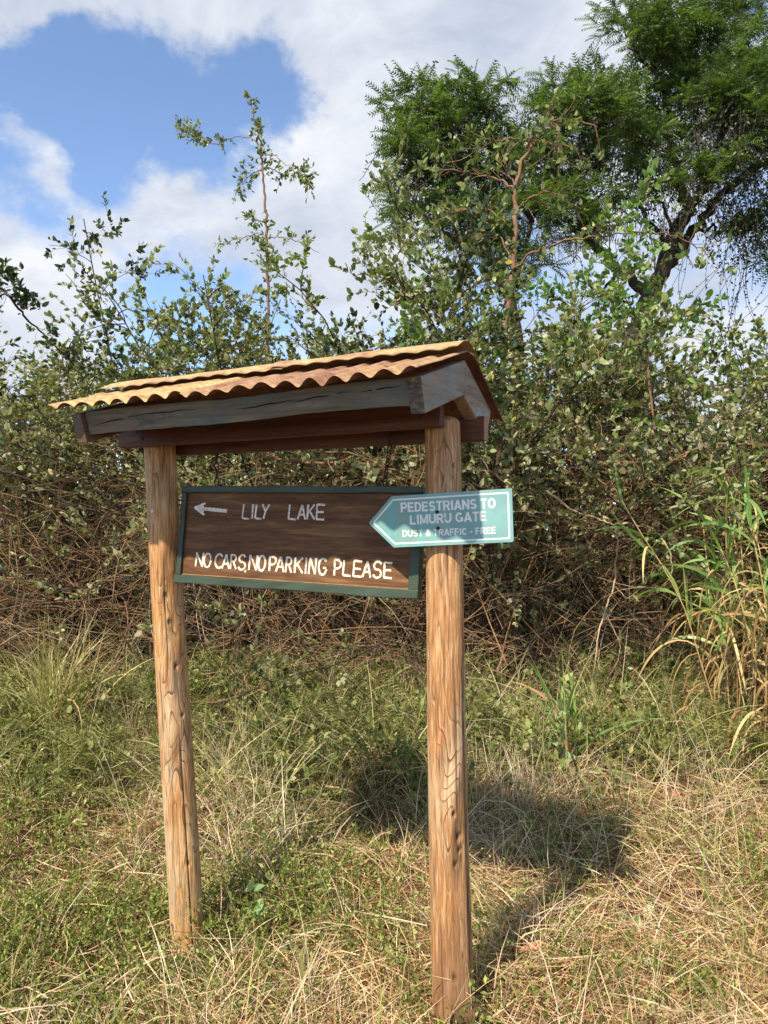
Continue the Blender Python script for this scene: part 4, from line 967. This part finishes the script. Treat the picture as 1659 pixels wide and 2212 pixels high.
def tree_right():
    y = 12.0; g = lambda x, v, dy=0.: at((x, v), y + dy)
    base = g(1360, 900); base[2] = float(ground_z(base[0], y)) - .1
    root = empty('feathery_tree', tuple(base), label='large feathery-leaved tree at the right with a dark forked trunk hung with vines', cat='tree', group='feathery trees behind the thicket')
    A = Acc()
    limb([base, g(1370, 780), g(1385, 700), g(1408, 630)], .20, .15, A, 10, 5, .02)
    limb([g(1405, 640), g(1440, 560), g(1455, 510), g(1478, 470), g(1495, 440)], .125, .10, A, 9, 5, .02)
    limb([g(1405, 640), g(1350, 590, .2), g(1290, 540, .3), g(1230, 480, .4), g(1190, 420, .4)], .09, .04, A, 8, 5, .03)
    limb([g(1425, 600, .1), g(1470, 540, .2), g(1520, 470, .3), g(1560, 420, .3), g(1640, 360, .2), g(1720, 330, .1)], .09, .05, A, 8, 5, .03)
    bs = [([g(1495, 440), g(1470, 400), g(1450, 340), g(1440, 270), g(1430, 190), g(1400, 100)], .10), ([g(1495, 440), g(1530, 380, -.2), g(1570, 320, -.3), g(1650, 290, -.3)], .09), ([g(1450, 520), g(1400, 470, .2), g(1360, 430, .2), g(1330, 400, .2)], .06),
          ([g(1480, 460), g(1520, 420, .4), g(1555, 330, .4), g(1560, 240, .4), g(1540, 150, .3)], .09), ([g(1440, 280), g(1380, 230, 0), g(1350, 180, 0)], .05), ([g(1435, 200), g(1480, 120, .2), g(1500, 40, .2)], .05), ([g(1545, 180), g(1600, 100), g(1640, 30)], .05),
          ([g(1430, 180), g(1370, 100, -.2), g(1350, 60, -.2)], .04), ([g(1560, 300), g(1620, 230), g(1680, 180)], .05), ([g(1455, 500), g(1420, 430, .4), g(1400, 380, .4)], .04), ([g(1500, 490, .3), g(1590, 500, .3), g(1680, 480, .3)], .04), ([g(1350, 590, .2), g(1300, 620), g(1240, 600)], .04)]
    for b, r in bs: limb(b, r * .8, r * .28, A, 7, 5, .04)
    for i in range(len(A.V)): A.V[i] = A.V[i] - base
    A.build('trunk', M['bark_dark'], root, True)
    cl = [(1400, 40, 70, -.3), (1470, 30, 80, .2), (1560, 20, 80, 0), (1640, 40, 70, .2), (1380, 115, 50, -.3), (1440, 120, 60, .3), (1520, 100, 70, .3), (1600, 110, 70, -.3), (1370, 190, 45, 0), (1480, 190, 60, .4), (1560, 190, 75, -.4), (1640, 180, 70, -.5),
          (1350, 240, 40, .2), (1430, 260, 50, .3), (1520, 270, 70, -.5), (1610, 270, 75, -.6), (1440, 330, 55, -.3), (1530, 340, 60, -.6), (1650, 330, 50, -.5), (1500, 380, 38, -.6), (1400, 370, 38, -.4), (1340, 330, 45, .3), (1480, 400, 30, -.7), (1340, 25, 24, -.3), (1355, 80, 25, -.3),
          (1640, 470, 45, 0), (1600, 520, 45, .2), (1660, 560, 40, 0), (1700, 250, 80, 0), (1700, 100, 80, 0)]
    C = clusters(cl, y, 58, root, base, .29, sub=7)
    hang_vines(C[C[:, 2] < 8], 420, (.4, 1.8), root, base, 12)
    # dark climbing leaves massed round the upper limbs
    pos = np.concatenate([at((a, b), y + c) + nrm(rng.normal(size=(700, 3))) * rng.random((700, 1)) ** .4 * .75 for a, b, c in ((1520, 250, .2), (1600, 220, .1), (1460, 60, .4), (1560, 60, .3), (1480, 320, .1), (1620, 500, .2), (1440, 180, .2), (1420, 260, .1), (1500, 150, .3), (1400, 320, .2), (1590, 400, .2), (1640, 430, 0), (1380, 400, .3))])
    V, Q = leaves(pos, rng.normal(size=pos.shape), .07 * rng.uniform(.6, 1.2, len(pos)), .5, DIA, DIAT, .3); mk('climber_leaves', V - base, Q, M['leaf_dark'], root)
tree_right()

# dark-leaved branch reaching in at the left edge
def edge_branch():
    y = 4.6; g = lambda x, v, dy=0.: at((x, v), y + dy)
    base = at((-330, 1000), y); base[2] = float(ground_z(base[0], y))
    root = empty('leaning_shrub', tuple(base), label='dark glossy-leaved branch leaning into the picture at the left edge against the cloud', cat='shrub')
    A = Acc(); Tw = Acc(); G = []
    for b, r, n in (([base, g(-300, 800), g(-140, 690), g(-30, 640), g(30, 640)], .016, 10), ([g(-60, 655), g(-10, 620, .1), g(25, 640, .1), g(60, 665, .1)], .007, 22), ([g(20, 640), g(60, 690, .1), g(110, 740, .1), g(160, 790, .2)], .008, 14), ([g(-80, 660), g(-30, 600), g(0, 590)], .007, 14)):
        P = limb(b, r, r * .4, A, 6, 6, .006); G.append(along(P, n, Tw, (.04, .13), .0016, up=.3, t0=.45))
    T = np.concatenate(G); V, Q = rosettes(T[:, -1], 6, .05, .55)
    for acc in (A, Tw):
        for i in range(len(acc.V)): acc.V[i] = acc.V[i] - base
    A.build('branches', M['bark_dark'], root, True); Tw.build('twigs', M['twig'], root); mk('leaves', V - base, Q, M['leaf_dark'], root)
edge_branch()

# conspicuous limbs and hanging vines in front of the thicket on the right
def front_limb(name, label, cat, y, paths, m, leaf_n=0, lm='leaf_dusty'):
    base = at(paths[0][0][0], y); root = empty(name, tuple(base), label=label, cat=cat); A = Acc(); Tw = Acc(); G = []
    for pts, r in paths:
        P = limb([at(p, y + .05 * math.sin(i * 2 + p[0])) for i, p in enumerate(pts)], r, r * .45, A, 6, 6, .004)
        if leaf_n: G.append(along(P, leaf_n, Tw, (.04, .14), .0013))
    for acc in (A, Tw):
        for i in range(len(acc.V)): acc.V[i] = acc.V[i] - base
    A.build('stem', M[m], root, True)
    if leaf_n:
        T = np.concatenate(G); Tw.build('twigs', M['twig'], root); T = T[rng.random(len(T)) < .7]
        V, Q = rosettes(T[:, -1], 4, .05, .5); mk('leaves', V - base, Q, M[lm], root)
front_limb('fallen_limb', 'thick reddish limb arching from behind the thicket to the right edge', 'branch', 5.15, [([(1440, 1010), (1495, 975), (1550, 958), (1620, 962), (1700, 975)], .013), ([(1320, 1060), (1390, 1025), (1440, 1005), (1480, 980)], .015), ([(1260, 1200), (1310, 1120), (1320, 1065)], .016), ([(1425, 1015), (1410, 900), (1400, 800), (1395, 700)], .010)], 'bark_red', 4)
front_limb('hanging_vine', 'long pale vine hanging in an arc in front of the right thicket', 'vine', 4.95, [([(1180, 1060), (1240, 1105), (1290, 1120), (1330, 1135)], .009), ([(1330, 1135), (1333, 1200), (1325, 1270), (1300, 1340), (1285, 1430), (1280, 1500)], .007), ([(1325, 1265), (1360, 1290), (1400, 1250), (1420, 1180)], .003), ([(1330, 1130), (1400, 1140), (1440, 1180), (1450, 1240), (1420, 1280)], .008), ([(1300, 1310), (1340, 1400), (1310, 1470)], .003)], 'twig_pale', 7)
front_limb('bare_bough', 'dark crooked bough low in the thicket left of the left post', 'branch', 5.0, [([(-20, 1010), (60, 1035), (130, 1075), (145, 1100)], .011), ([(130, 1075), (200, 1060), (245, 1075)], .008), ([(210, 1060), (270, 1110), (300, 1150)], .013)], 'bark_dark', 6)
front_limb('stem_knot', 'pair of limbs crossing behind the right chain', 'branch', 5.1, [([(560, 985), (660, 1000), (760, 1000), (850, 1015), (910, 1040)], .013), ([(690, 975), (780, 985), (850, 1030), (900, 1090)], .008), ([(895, 960), (900, 1000), (885, 1060)], .008)], 'bark_red', 3)

# ------------------------------------------------------------------ grass and ground cover
rng = np.random.default_rng(21)
CLEAR = [(.19, 2.16, .16), (.2, 1.95, .12), (-.72, 2.62, .15)]
def scatter(n, y0=1.15, y1=6.2, pw=1.4, margin=1.12):
    """ground points, denser close by"""
    u = rng.random(n); e = 1 - pw + 1e-6
    y = (y0 ** e + u * (y1 ** e - y0 ** e)) ** (1 / e); x = rng.uniform(-1, 1, n) * (.5 * y * margin + .3)
    return np.stack([x, y], 1)
BL = {}
def blob_mask(p, lst):
    m = np.zeros(len(p))
    for (px, rx, ry, a) in lst:
        k = (px, rx, ry)
        if k not in BL: BL[k] = gpt(px)
        c = BL[k]; sx = rx / F * c[1]; sy = ry / F * c[1] ** 2 / EYE * 1.0
        m = np.maximum(m, a * np.exp(-((p[:, 0] - c[0]) / sx) ** 2 - ((p[:, 1] - c[1]) / sy) ** 2))
    return m
GREEN = [((180, 2080), 330, 200, 1), ((60, 1850), 160, 130, .8), ((620, 1990), 230, 120, 1), ((560, 1880), 130, 80, .7), ((120, 1640), 170, 130, .85), ((40, 1500), 120, 100, .6), ((790, 1760), 110, 90, .8), ((450, 1560), 130, 70, .7), ((760, 1500), 180, 80, .7),
         ((1230, 1840), 90, 90, .6), ((1640, 1900), 70, 120, .7), ((1250, 2150), 130, 60, .6), ((980, 2200), 90, 50, .7), ((600, 1700), 80, 60, .4), ((300, 1700), 60, 90, .5), ((1090, 2000), 40, 40, .6), ((1500, 2190), 80, 40, .5), ((820, 2050), 80, 60, .6)]
PALE = [((1130, 1700), 170, 90, 1), ((520, 1700), 260, 110, .8), ((430, 1850), 150, 80, .7), ((900, 1600), 150, 90, .5), ((230, 1560), 140, 60, .5), ((720, 1620), 150, 70, .6)]
RED = [((1350, 2000), 420, 260, 1), ((800, 2150), 350, 110, .9), ((1500, 1760), 220, 120, .9), ((850, 1900), 160, 120, .5)]
def gz(p): return ground_z(p[:, 0], p[:, 1])
nz = lambda p, f, o: fbm(np.stack([p[:, 0] * f + o, p[:, 1] * f, p[:, 0] * 0], -1), 3)
# flattened straw litter in heaps
def litter(n, m, sel, h=.06, ln=(.08, .30), wd=(.0016, .0042), label='', elev=.14, pw=1.4):
    p = scatter(n, pw=pw); p = p[rng.random(len(p)) < sel(p)]; k = len(p)
    a = rng.uniform(0, 2 * np.pi, k); up = np.abs(rng.normal(size=k)) * elev + .02
    d = np.stack([np.cos(a), np.sin(a), up], 1); z = gz(p) + rng.random(k) ** 1.5 * h * (.5 + nz(p, 2.2, 3))
    V, Q = blades(np.column_stack([p, z]), d, rng.uniform(*ln, k), rng.uniform(*wd, k), 4, .35, .14)
    tag(mk('dry_litter', V, Q, M[m]), label, kind='stuff')
litter(54000, 'straw', lambda p: .50 + .5 * nz(p, 1.5, 1) - .6 * blob_mask(p, GREEN), .10, label='dry tan grass lying flat over the bank')
litter(62000, 'straw_red', lambda p: .42 + .9 * blob_mask(p, RED), .05, label='reddish brown dead grass matted on the soil')
litter(34000, 'straw_pale', lambda p: .14 + .7 * blob_mask(p, PALE) + .3 * (nz(p, 2, 8) > .55) - .4 * blob_mask(p, GREEN), .16, elev=.5, label='bleached dry grass over the bank')
# standing grass in small tufts
def tufts(nt_, per, m, sel, ln, wd, label, spread=.035, bend=.8, tilt=.35, pw=1.2, y1=6.0, K=5, name='standing_grass'):
    c = scatter(nt_, pw=pw, y1=y1); c = c[rng.random(len(c)) < sel(c)]
    for a_, b_, r_ in CLEAR: c = c[np.hypot(c[:, 0] - a_, c[:, 1] - b_) > r_]
    p = np.repeat(c, per, 0) + rng.normal(size=(len(c) * per, 2)) * spread; k = len(p)
    d = np.column_stack([rng.normal(size=(k, 2)) * tilt, np.ones(k)]); L_ = rng.uniform(*ln, k) * np.repeat(rng.uniform(.6, 1.2, len(c)), per)
    V, Q = blades(np.column_stack([p, gz(p)]), d, L_, rng.uniform(*wd, k), K, bend * rng.uniform(.4, 1.5, k), .09)
    tag(mk(name, V, Q, M[m]), label, kind='stuff')
tufts(2300, 9, 'straw_pale', lambda p: (.16 + .84 * blob_mask(p, PALE)) * (1 - .7 * blob_mask(p, GREEN)), (.14, .42), (.0016, .0036), 'bleached standing grass stalks')
tufts(2200, 9, 'straw', lambda p: (.42 + .2 * blob_mask(p, PALE)) * (1 - .85 * blob_mask(p, GREEN)), (.12, .36), (.002, .0042), 'tan standing grass stalks', bend=1.1)
tufts(1300, 7, 'grass_yellow', lambda p: (.10 + .22 * (nz(p, 1.6, 5) > .5)) * (1 - .8 * blob_mask(p, GREEN)), (.12, .34), (.0025, .006), 'yellow green grass blades', bend=1.2)
tufts(900, 6, 'grass_green', lambda p: .15 + .4 * blob_mask(p, GREEN), (.12, .32), (.003, .007), 'green grass blades', bend=1.1)
tufts(1000, 10, 'grass_yellow', lambda p: .75 * smooth(3.3, 4.2, p[:, 1]) * (nz(p, 1.2, 9) > .45), (.2, .5), (.002, .005), 'long yellow green grass at the foot of the thicket', y1=6.3, pw=.2, bend=.9)
tufts(100, 45, 'straw_pale', lambda p: smooth(3.0, 4.0, p[:, 1]) * .9, (.3, .72), (.0018, .0042), 'shaggy pale tussocks before the thicket', .07, .9, .42, .1, 5.6, 6)
tufts(70, 40, 'grass_yellow', lambda p: smooth(3.0, 4.2, p[:, 1]) * .9, (.3, .75), (.003, .0065), 'shaggy yellow green tussocks before the thicket', .07, 1.0, .4, .1, 5.6, 6)
tufts(900, 10, 'straw_pale', lambda p: .7 * smooth(3.6, 4.4, p[:, 1]), (.2, .6), (.0016, .0035), 'long pale stalks at the foot of the thicket', y1=6.3, pw=.2, bend=.9)
# small-leaved herbs
def herbs(n, sel, m, label, h=(.05, .17), size=.0105, per=17, pw=1.3, y1=6.0, spread=.6, wid=.45, kk=6):
    p = scatter(n, pw=pw, y1=y1); p = p[rng.random(len(p)) < sel(p)]; k = len(p)
    d = np.column_stack([rng.normal(size=(k, 2)) * spread, np.ones(k)]); S = grow(np.column_stack([p, gz(p) + .015]), d, rng.uniform(*h, k) * (.7 + .8 * nz(p, 2, 4)), kk, .16); S0 = S
    S = S[rng.random(k) < .5]; V, Q = tubes(S[:, ::2], np.full(S[:, ::2].shape[:2], .0009), 3); S = S0
    pos, dr, _, _ = spawn(S, per, .12, 1, .7, 1.35); dr[:, 2] += .3
    V2, Q2 = leaves(pos, dr, size * rng.uniform(.6, 1.35, len(pos)) * (1 + .12 * pos[:, 1]), wid, DIA, DIAT, .5)
    o = tag(mk('herb_mat', V2, Q2, M[m]), label, kind='stuff'); mk('herb_stems', V, Q, M['twig'], o)
herbs(21000, lambda p: .07 + .93 * blob_mask(p, GREEN), 'herb', 'low mats of tiny-leaved green herb among the dry grass', (.08, .24), .0125, 20)
herbs(3200, lambda p: .10 + .5 * blob_mask(p, GREEN), 'grass_green', 'lighter green sprigs in the herb mats', (.10, .28), .016, 16)
herbs(2000, lambda p: smooth(3.4, 4.3, p[:, 1]) * (nz(p, 1.3, 2) > .45), 'fern', 'olive weeds at the foot of the thicket', (.15, .42), .028, 18, .2, 6.2)
def weeds():
    rng_c = scatter(150, y0=4.1, y1=5.6, pw=.1); c = rng_c[nz(rng_c, 1.0, 12) > .42]
    p = np.repeat(c, 9, 0) + rng.normal(size=(len(c) * 9, 2)) * .09; k = len(p)
    d = np.column_stack([rng.normal(size=(k, 2)) * .5, np.ones(k)]); S = grow(np.column_stack([p, gz(p)]), d, rng.uniform(.18, .48, k), 7, .14)
    V, Q = tubes(S[:, ::2], np.full(S[:, ::2].shape[:2], .0014), 3)
    pos, dr, _, _ = spawn(S, 22, .25, 1, .6, 1.3); dr[:, 2] += .3
    V2, Q2 = leaves(pos, dr, .034 * np.exp(rng.normal(size=len(pos)) * .3), .6, LEAF, LEAFT, .45)
    o = tag(mk('broadleaf_weeds', V2, Q2, M['weed']), 'bushy broadleaf weeds before the thicket', kind='stuff'); mk('herb_stems', V, Q, M['twig'], o)
M['weed'] = foliage('weed', [(0, (.06, .08, .02)), (.4, (.14, .175, .045)), (.8, (.25, .28, .09)), (1, (.40, .40, .17))], .25, .5)
weeds()
# ferns
def fern_t(npair=11):
    V = [(0, -.01, 0), (1, 0, -.18), (0, .01, 0)]; T = [(0, 1, 2)]
    for k in range(npair):
        t = .1 + .88 * k / (npair - 1); l = .26 * (1 - t) ** .55 + .02; z = -.18 * t ** 2
        for s in (-1, 1):
            b = len(V); V += [(t - .025, 0, z), (t + .02 + l * .2, s * l * .55, z), (t + .03 + l * .35, s * l, z - .02), (t + .03, s * l * .3, z + .005)]; T += [(b, b + 1, b + 2), (b, b + 1, b + 3)]
    return np.array(V), np.array(T)
EV, ET = fern_t()
def ferns():
    c = scatter(330, y0=4.1, y1=5.6, pw=.1); w = (nz(c, 1.1, 7) > .42); c = c[w]; p = np.repeat(c, 6, 0) + rng.normal(size=(len(c) * 6, 2)) * .05; k = len(p)
    a = rng.uniform(0, 2 * np.pi, k); d = np.column_stack([np.cos(a), np.sin(a), rng.uniform(.2, 1.3, k)])
    V, Q = leaves(np.column_stack([p, gz(p) + .05 + rng.random(k) * .25]), d, rng.uniform(.14, .30, k), 1, EV, ET, .7)
    tag(mk('ferns', V, Q, M['fern']), 'bed of small ferns at the dark foot of the thicket', kind='stuff')
ferns()

# ------------------------------------------------------------------ single plants that stand out
def clump(name, label, px, n, ln, wd, m, bend=1.1, tilt=.4, spread=.04, dry=0, cat='grass tuft', group=None, lean=(0, 0), K=9, stems=None):
    c = gpt(px); root = empty(name, tuple(c), label=label, cat=cat, group=group)
    def part(nm, k, mm, lnr, bn, tl, wdr):
        p = np.column_stack([rng.normal(size=(k, 2)) * spread, np.zeros(k)]); d = np.column_stack([rng.normal(size=(k, 2)) * tl + np.array(lean), np.ones(k)])
        V, Q = blades(p, d, rng.uniform(*lnr, k), rng.uniform(*wdr, k), K, bn * rng.uniform(.5, 1.4, k), .05); mk(nm, V, Q, M[mm], root)
    part('blades', n, m, ln, bend, tilt, wd)
    if dry: part('dry_blades', dry, 'reed_dry', ln, bend * 1.4, tilt * 1.2, wd)
    return root
clump('grass_tussock', 'tall bright tussock of fine grass left of the left post, blades fanning out', (115, 1600), 150, (.5, .95), (.004, .009), 'grass_yellow', .9, .22, .06, 50)
clump('grass_tussock', 'low arching tussock beside the left edge, leaning to the right', (30, 1480), 60, (.4, .8), (.004, .007), 'grass_yellow', 1.3, .5, .08, 60)
clump('grass_tussock', 'pale bleached tussock of dry stalks right of the right post', (1130, 1760), 260, (.22, .45), (.002, .004), 'straw_pale', .5, .25, .12, 0)
clump('grass_plant', 'green broad-bladed grass in front of the dark thicket foot, right of centre', (1240, 1640), 26, (.35, .7), (.012, .022), 'reed_green', 1.0, .35, .06, 8, cat='grass plant')
clump('grass_plant', 'green blades beside the tall reeds near the right edge', (1500, 1650), 22, (.3, .6), (.010, .020), 'reed_green', 1.1, .45, .10, 8, cat='grass plant')
clump('sprouting_plant', 'bright upright sprout of strappy blades on the brown litter at the right', (1440, 1850), 15, (.16, .34), (.006, .013), 'grass_yellow', .5, .28, .015, 0, cat='sprout')
clump('sprouting_plant', 'small yellow green sprout right of the foot of the right post', (1110, 1860), 7, (.15, .25), (.005, .009), 'grass_yellow', .6, .5, .01, 0, cat='sprout')
clump('sprouting_plant', 'broad grass sprout between the two posts, close to the front', (655, 2190), 9, (.14, .26), (.007, .013), 'grass_yellow', .5, .35, .02, 0, cat='sprout')
clump('grass_tussock', 'green strappy tuft left of the right post at ground level', (830, 2020), 14, (.10, .2), (.005, .010), 'grass_green', .8, .5, .02, 0)
clump('grass_tussock', 'loose arching grass at the lower right edge', (1640, 2120), 60, (.25, .55), (.003, .008), 'grass_yellow', 1.4, .6, .08, 30, lean=(-.25, 0))
clump('grass_tussock', 'fine green tuft at the very foot of the right post', (975, 2230), 40, (.04, .11), (.0015, .003), 'grass_green', .6, .6, .02, 0)

# tall reeds at the right edge: canes with broad green blades above, curled dry ones below
def reeds(label, px, y, n, h, seed, lean):
    global rng
    rng = np.random.default_rng(seed)
    c = np.array([X_(px, y), y, float(ground_z(X_(px, y), y))]); root = empty('tall_reeds', tuple(c), label=label, cat='reeds', group='tall reed grass at the right edge')
    p = np.column_stack([rng.normal(size=(n, 2)) * .16, np.zeros(n)]); d = np.column_stack([rng.normal(size=(n, 2)) * .16 + np.array(lean), np.ones(n)])
    S = grow(p, d, rng.uniform(.75, 1.05, n) * h, 12, .05); V, Q = tubes(S, np.full((n, 12), .0038), 5); mk('canes', V, Q, M['reed_dry'], root)
    pos, dr, _, t = spawn(S, 9, .4, 1.0, .2, .7); V, Q = blades(pos, dr, rng.uniform(.25, .55, len(pos)), rng.uniform(.014, .026, len(pos)), 10, rng.uniform(.3, 1.9, len(pos)), .05); mk('green_blades', V, Q, M['reed_green'], root)
    pos, dr, _, t = spawn(S, 16, .1, .8, .5, 1.3); V, Q = blades(pos, dr, rng.uniform(.25, .55, len(pos)), rng.uniform(.008, .018, len(pos)), 10, rng.uniform(2.0, 5.5, len(pos)), .10); mk('dry_blades', V, Q, M['reed_dry'], root)
reeds('nearest clump of tall reeds at the right edge, hung with curled tan blades', 1630, 4.5, 16, 1.85, 31, (-.02, 0))
reeds('clump of reeds behind the first, partly outside the right edge', 1690, 5.0, 10, 1.9, 32, (-.10, 0))
reeds('thin reeds left of the main reed clump, blades drooping left', 1570, 5.1, 4, 1.2, 33, (-.06, 0))

# heart-leaved vine stems
HEART = np.array([(0.12,0,0),(-.06,-.28,.03),(.25,-.5,.04),(.7,-.3,.0),(1,0,-.08),(.7,.3,.0),(.25,.5,.04),(-.06,.28,.03),(.45,0,-.04)])
HT = np.array([(0,1,8),(1,2,8),(2,3,8),(3,4,8),(4,5,8),(5,6,8),(6,7,8),(7,0,8)])
def heart_vine(label, px, pts, n, size=.04, seed=1):
    global rng
    rng = np.random.default_rng(seed); c = gpt(px); root = empty('heart_leaf_vine', tuple(c), label=label, cat='vine', group='heart-leaved vines in the grass')
    A = Acc(); P = limb([np.array(p) for p in pts], .0022, .0012, A, 5, 8, .002); A.build('stem', M['grass_green'], root, True)
    pos, dr, _, _ = spawn(P[None], n, .1, 1, .9, 1.4); dr[:, 1] -= .5; dr[:, 2] -= .2
    V, Q = leaves(pos, dr, size * rng.uniform(.6, 1.15, n), .95, HEART, HT, .35); mk('leaves', V, Q, M['heart'], root)
heart_vine('heart-leaved vine climbing the weeds just right of the left post foot', (545, 2060), [(0, 0, 0), (.0, -.02, .1), (.015, -.01, .18), (.0, .0, .27)], 13, .052, 41)
heart_vine('heart-leaved vine standing at the edge of the dry grass, right of centre', (1225, 1700), [(0, 0, 0), (-.03, 0, .2), (-.04, .02, .36), (-.02, .02, .5)], 18, .065, 42)
heart_vine('heart leaves lying in the litter right of the right post', (1330, 2010), [(-.12, 0, .03), (-.04, .02, .05), (.06, -.01, .05), (.15, .02, .04)], 11, .05, 43)
heart_vine('heart leaves low in the litter near the bottom, right of the right post', (1370, 2110), [(-.1, 0, .02), (-.03, .02, .04), (.04, -.01, .04), (.1, .02, .03)], 11, .045, 44)

# fern standing by the right post, loose leaves and fallen sticks
def small_fern():
    global rng
    rng = np.random.default_rng(51); c = gpt((1062, 2020)); root = empty('small_fern', tuple(c), label='yellow green fern fronds beside the foot of the right post', cat='fern')
    for k in range(6):
        a = rng.uniform(0, 6.28); V, Q = leaves(np.array([[0, 0, .04]]), np.array([[math.cos(a) * .6 - .2, -.5 + .3 * math.sin(a), .9]]), np.array([.17 + .05 * rng.random()]), 1, EV, ET, .5); mk('frond', V, Q, M['grass_yellow'], root)
small_fern()
M['leaf_red'] = foliage('leaf_red', [(0, (.42, .10, .05)), (1, (.55, .16, .08))], .2, .45); M['leaf_tan'] = foliage('leaf_tan', [(0, (.36, .13, .07)), (1, (.45, .20, .11))], .15, .5)
def fallen_leaf(label, px, d, size, wid, m, z=.05):
    c = gpt(px); t = np.linspace(0, 1, 9); w = np.sin(np.pi * t ** .8) * wid; V = []
    d = nrm(np.array(d, float)); s = nrm(np.cross([0, 0, 1], d))
    for k in range(9):
        for q, zz in ((-1, .12), (0, 0), (1, .12)): V.append(d * (t[k] - .5) * size + s * q * w[k] * size * .5 + np.array([0, 0, zz * w[k] * size + .10 * size * (t[k] - .5) ** 2]))
    i = np.arange(27).reshape(9, 3); Q = np.stack([i[:-1, :-1], i[1:, :-1], i[1:, 1:], i[:-1, 1:]], -1).reshape(-1, 4)
    o = mk('fallen_leaf', V, Q, M[m], None, True); o.location = (c[0], c[1], c[2] + z); o.rotation_euler = (R(25), 0, 0); tag(o, label, 'leaf')
fallen_leaf('small red leaf on the grass beside the bright sprout at the right', (1457, 1760), (1, .2, 0), .055, .5, 'leaf_red', .10)
fallen_leaf('long narrow reddish brown leaf lying on the litter right of the right post', (1155, 2095), (1, .25, 0), .13, .2, 'leaf_tan', .075)
def stick(label, p, r, m='twig_pale', cat='stick'):
    global rng
    c = gpt(p[0][0]); A = Acc()
    for path in p: limb([gpt(q) + np.array([0, 0, .05 + .02 * math.sin(k * 2)]) - c for k, q in enumerate(path)], r, r * .6, A, 5, 5, .003)
    o = A.build('dead_stick', M[m], None, True); o.location = tuple(c); tag(o, label, cat)
rng = np.random.default_rng(61)
stick('curving orange brown dead stem in the grass below the left post', [[(380, 2190), (400, 2130), (440, 2100), (455, 2090), (520, 2110), (560, 2130)], [(455, 2095), (445, 2130), (470, 2190)], [(450, 2092), (500, 2150), (520, 2200)]], .0035, 'bark_red')
stick('pale straight stalk lying on the litter right of the right post foot', [[(1040, 2110), (1110, 2140), (1190, 2160)]], .004)
stick('thin pale stalk lying across the litter in front of the bright sprout', [[(1090, 1950), (1200, 1955), (1350, 1985), (1480, 2020)]], .003)
# crumbled soil and bark at the foot of the right post
def soil_lump():
    c = loc(gpt((1015, 2120))); base = gpt((1000, 2200)); V = []; A = Acc(); th = np.linspace(0, np.pi, 14); ph = np.linspace(0, 2 * np.pi, 28)
    TH, PH = np.meshgrid(th, ph, indexing='ij'); u = np.stack([np.sin(TH) * np.cos(PH), np.sin(TH) * np.sin(PH), np.cos(TH)], -1)
    rr = .06 * (.6 + .9 * fbm(u * 3.5 + 2, 4)); Vv = (u * rr[..., None] * np.array([.9, .9, 1.3])).reshape(-1, 3); i = np.arange(14 * 28).reshape(14, 28)
    Q = np.stack([i[:-1, :-1], i[1:, :-1], i[1:, 1:], i[:-1, 1:]], -1).reshape(-1, 4)
    o = mk('termite_soil', Vv, Q, M['soil'], None, False); p = O + LX * .085 + LY * (-.01); o.location = (p[0], p[1], .06 + float(ground_z(p[0], p[1]))); tag(o, 'crumbly brown lump of termite soil stuck to the foot of the right post', 'soil lump')
soil_lump()
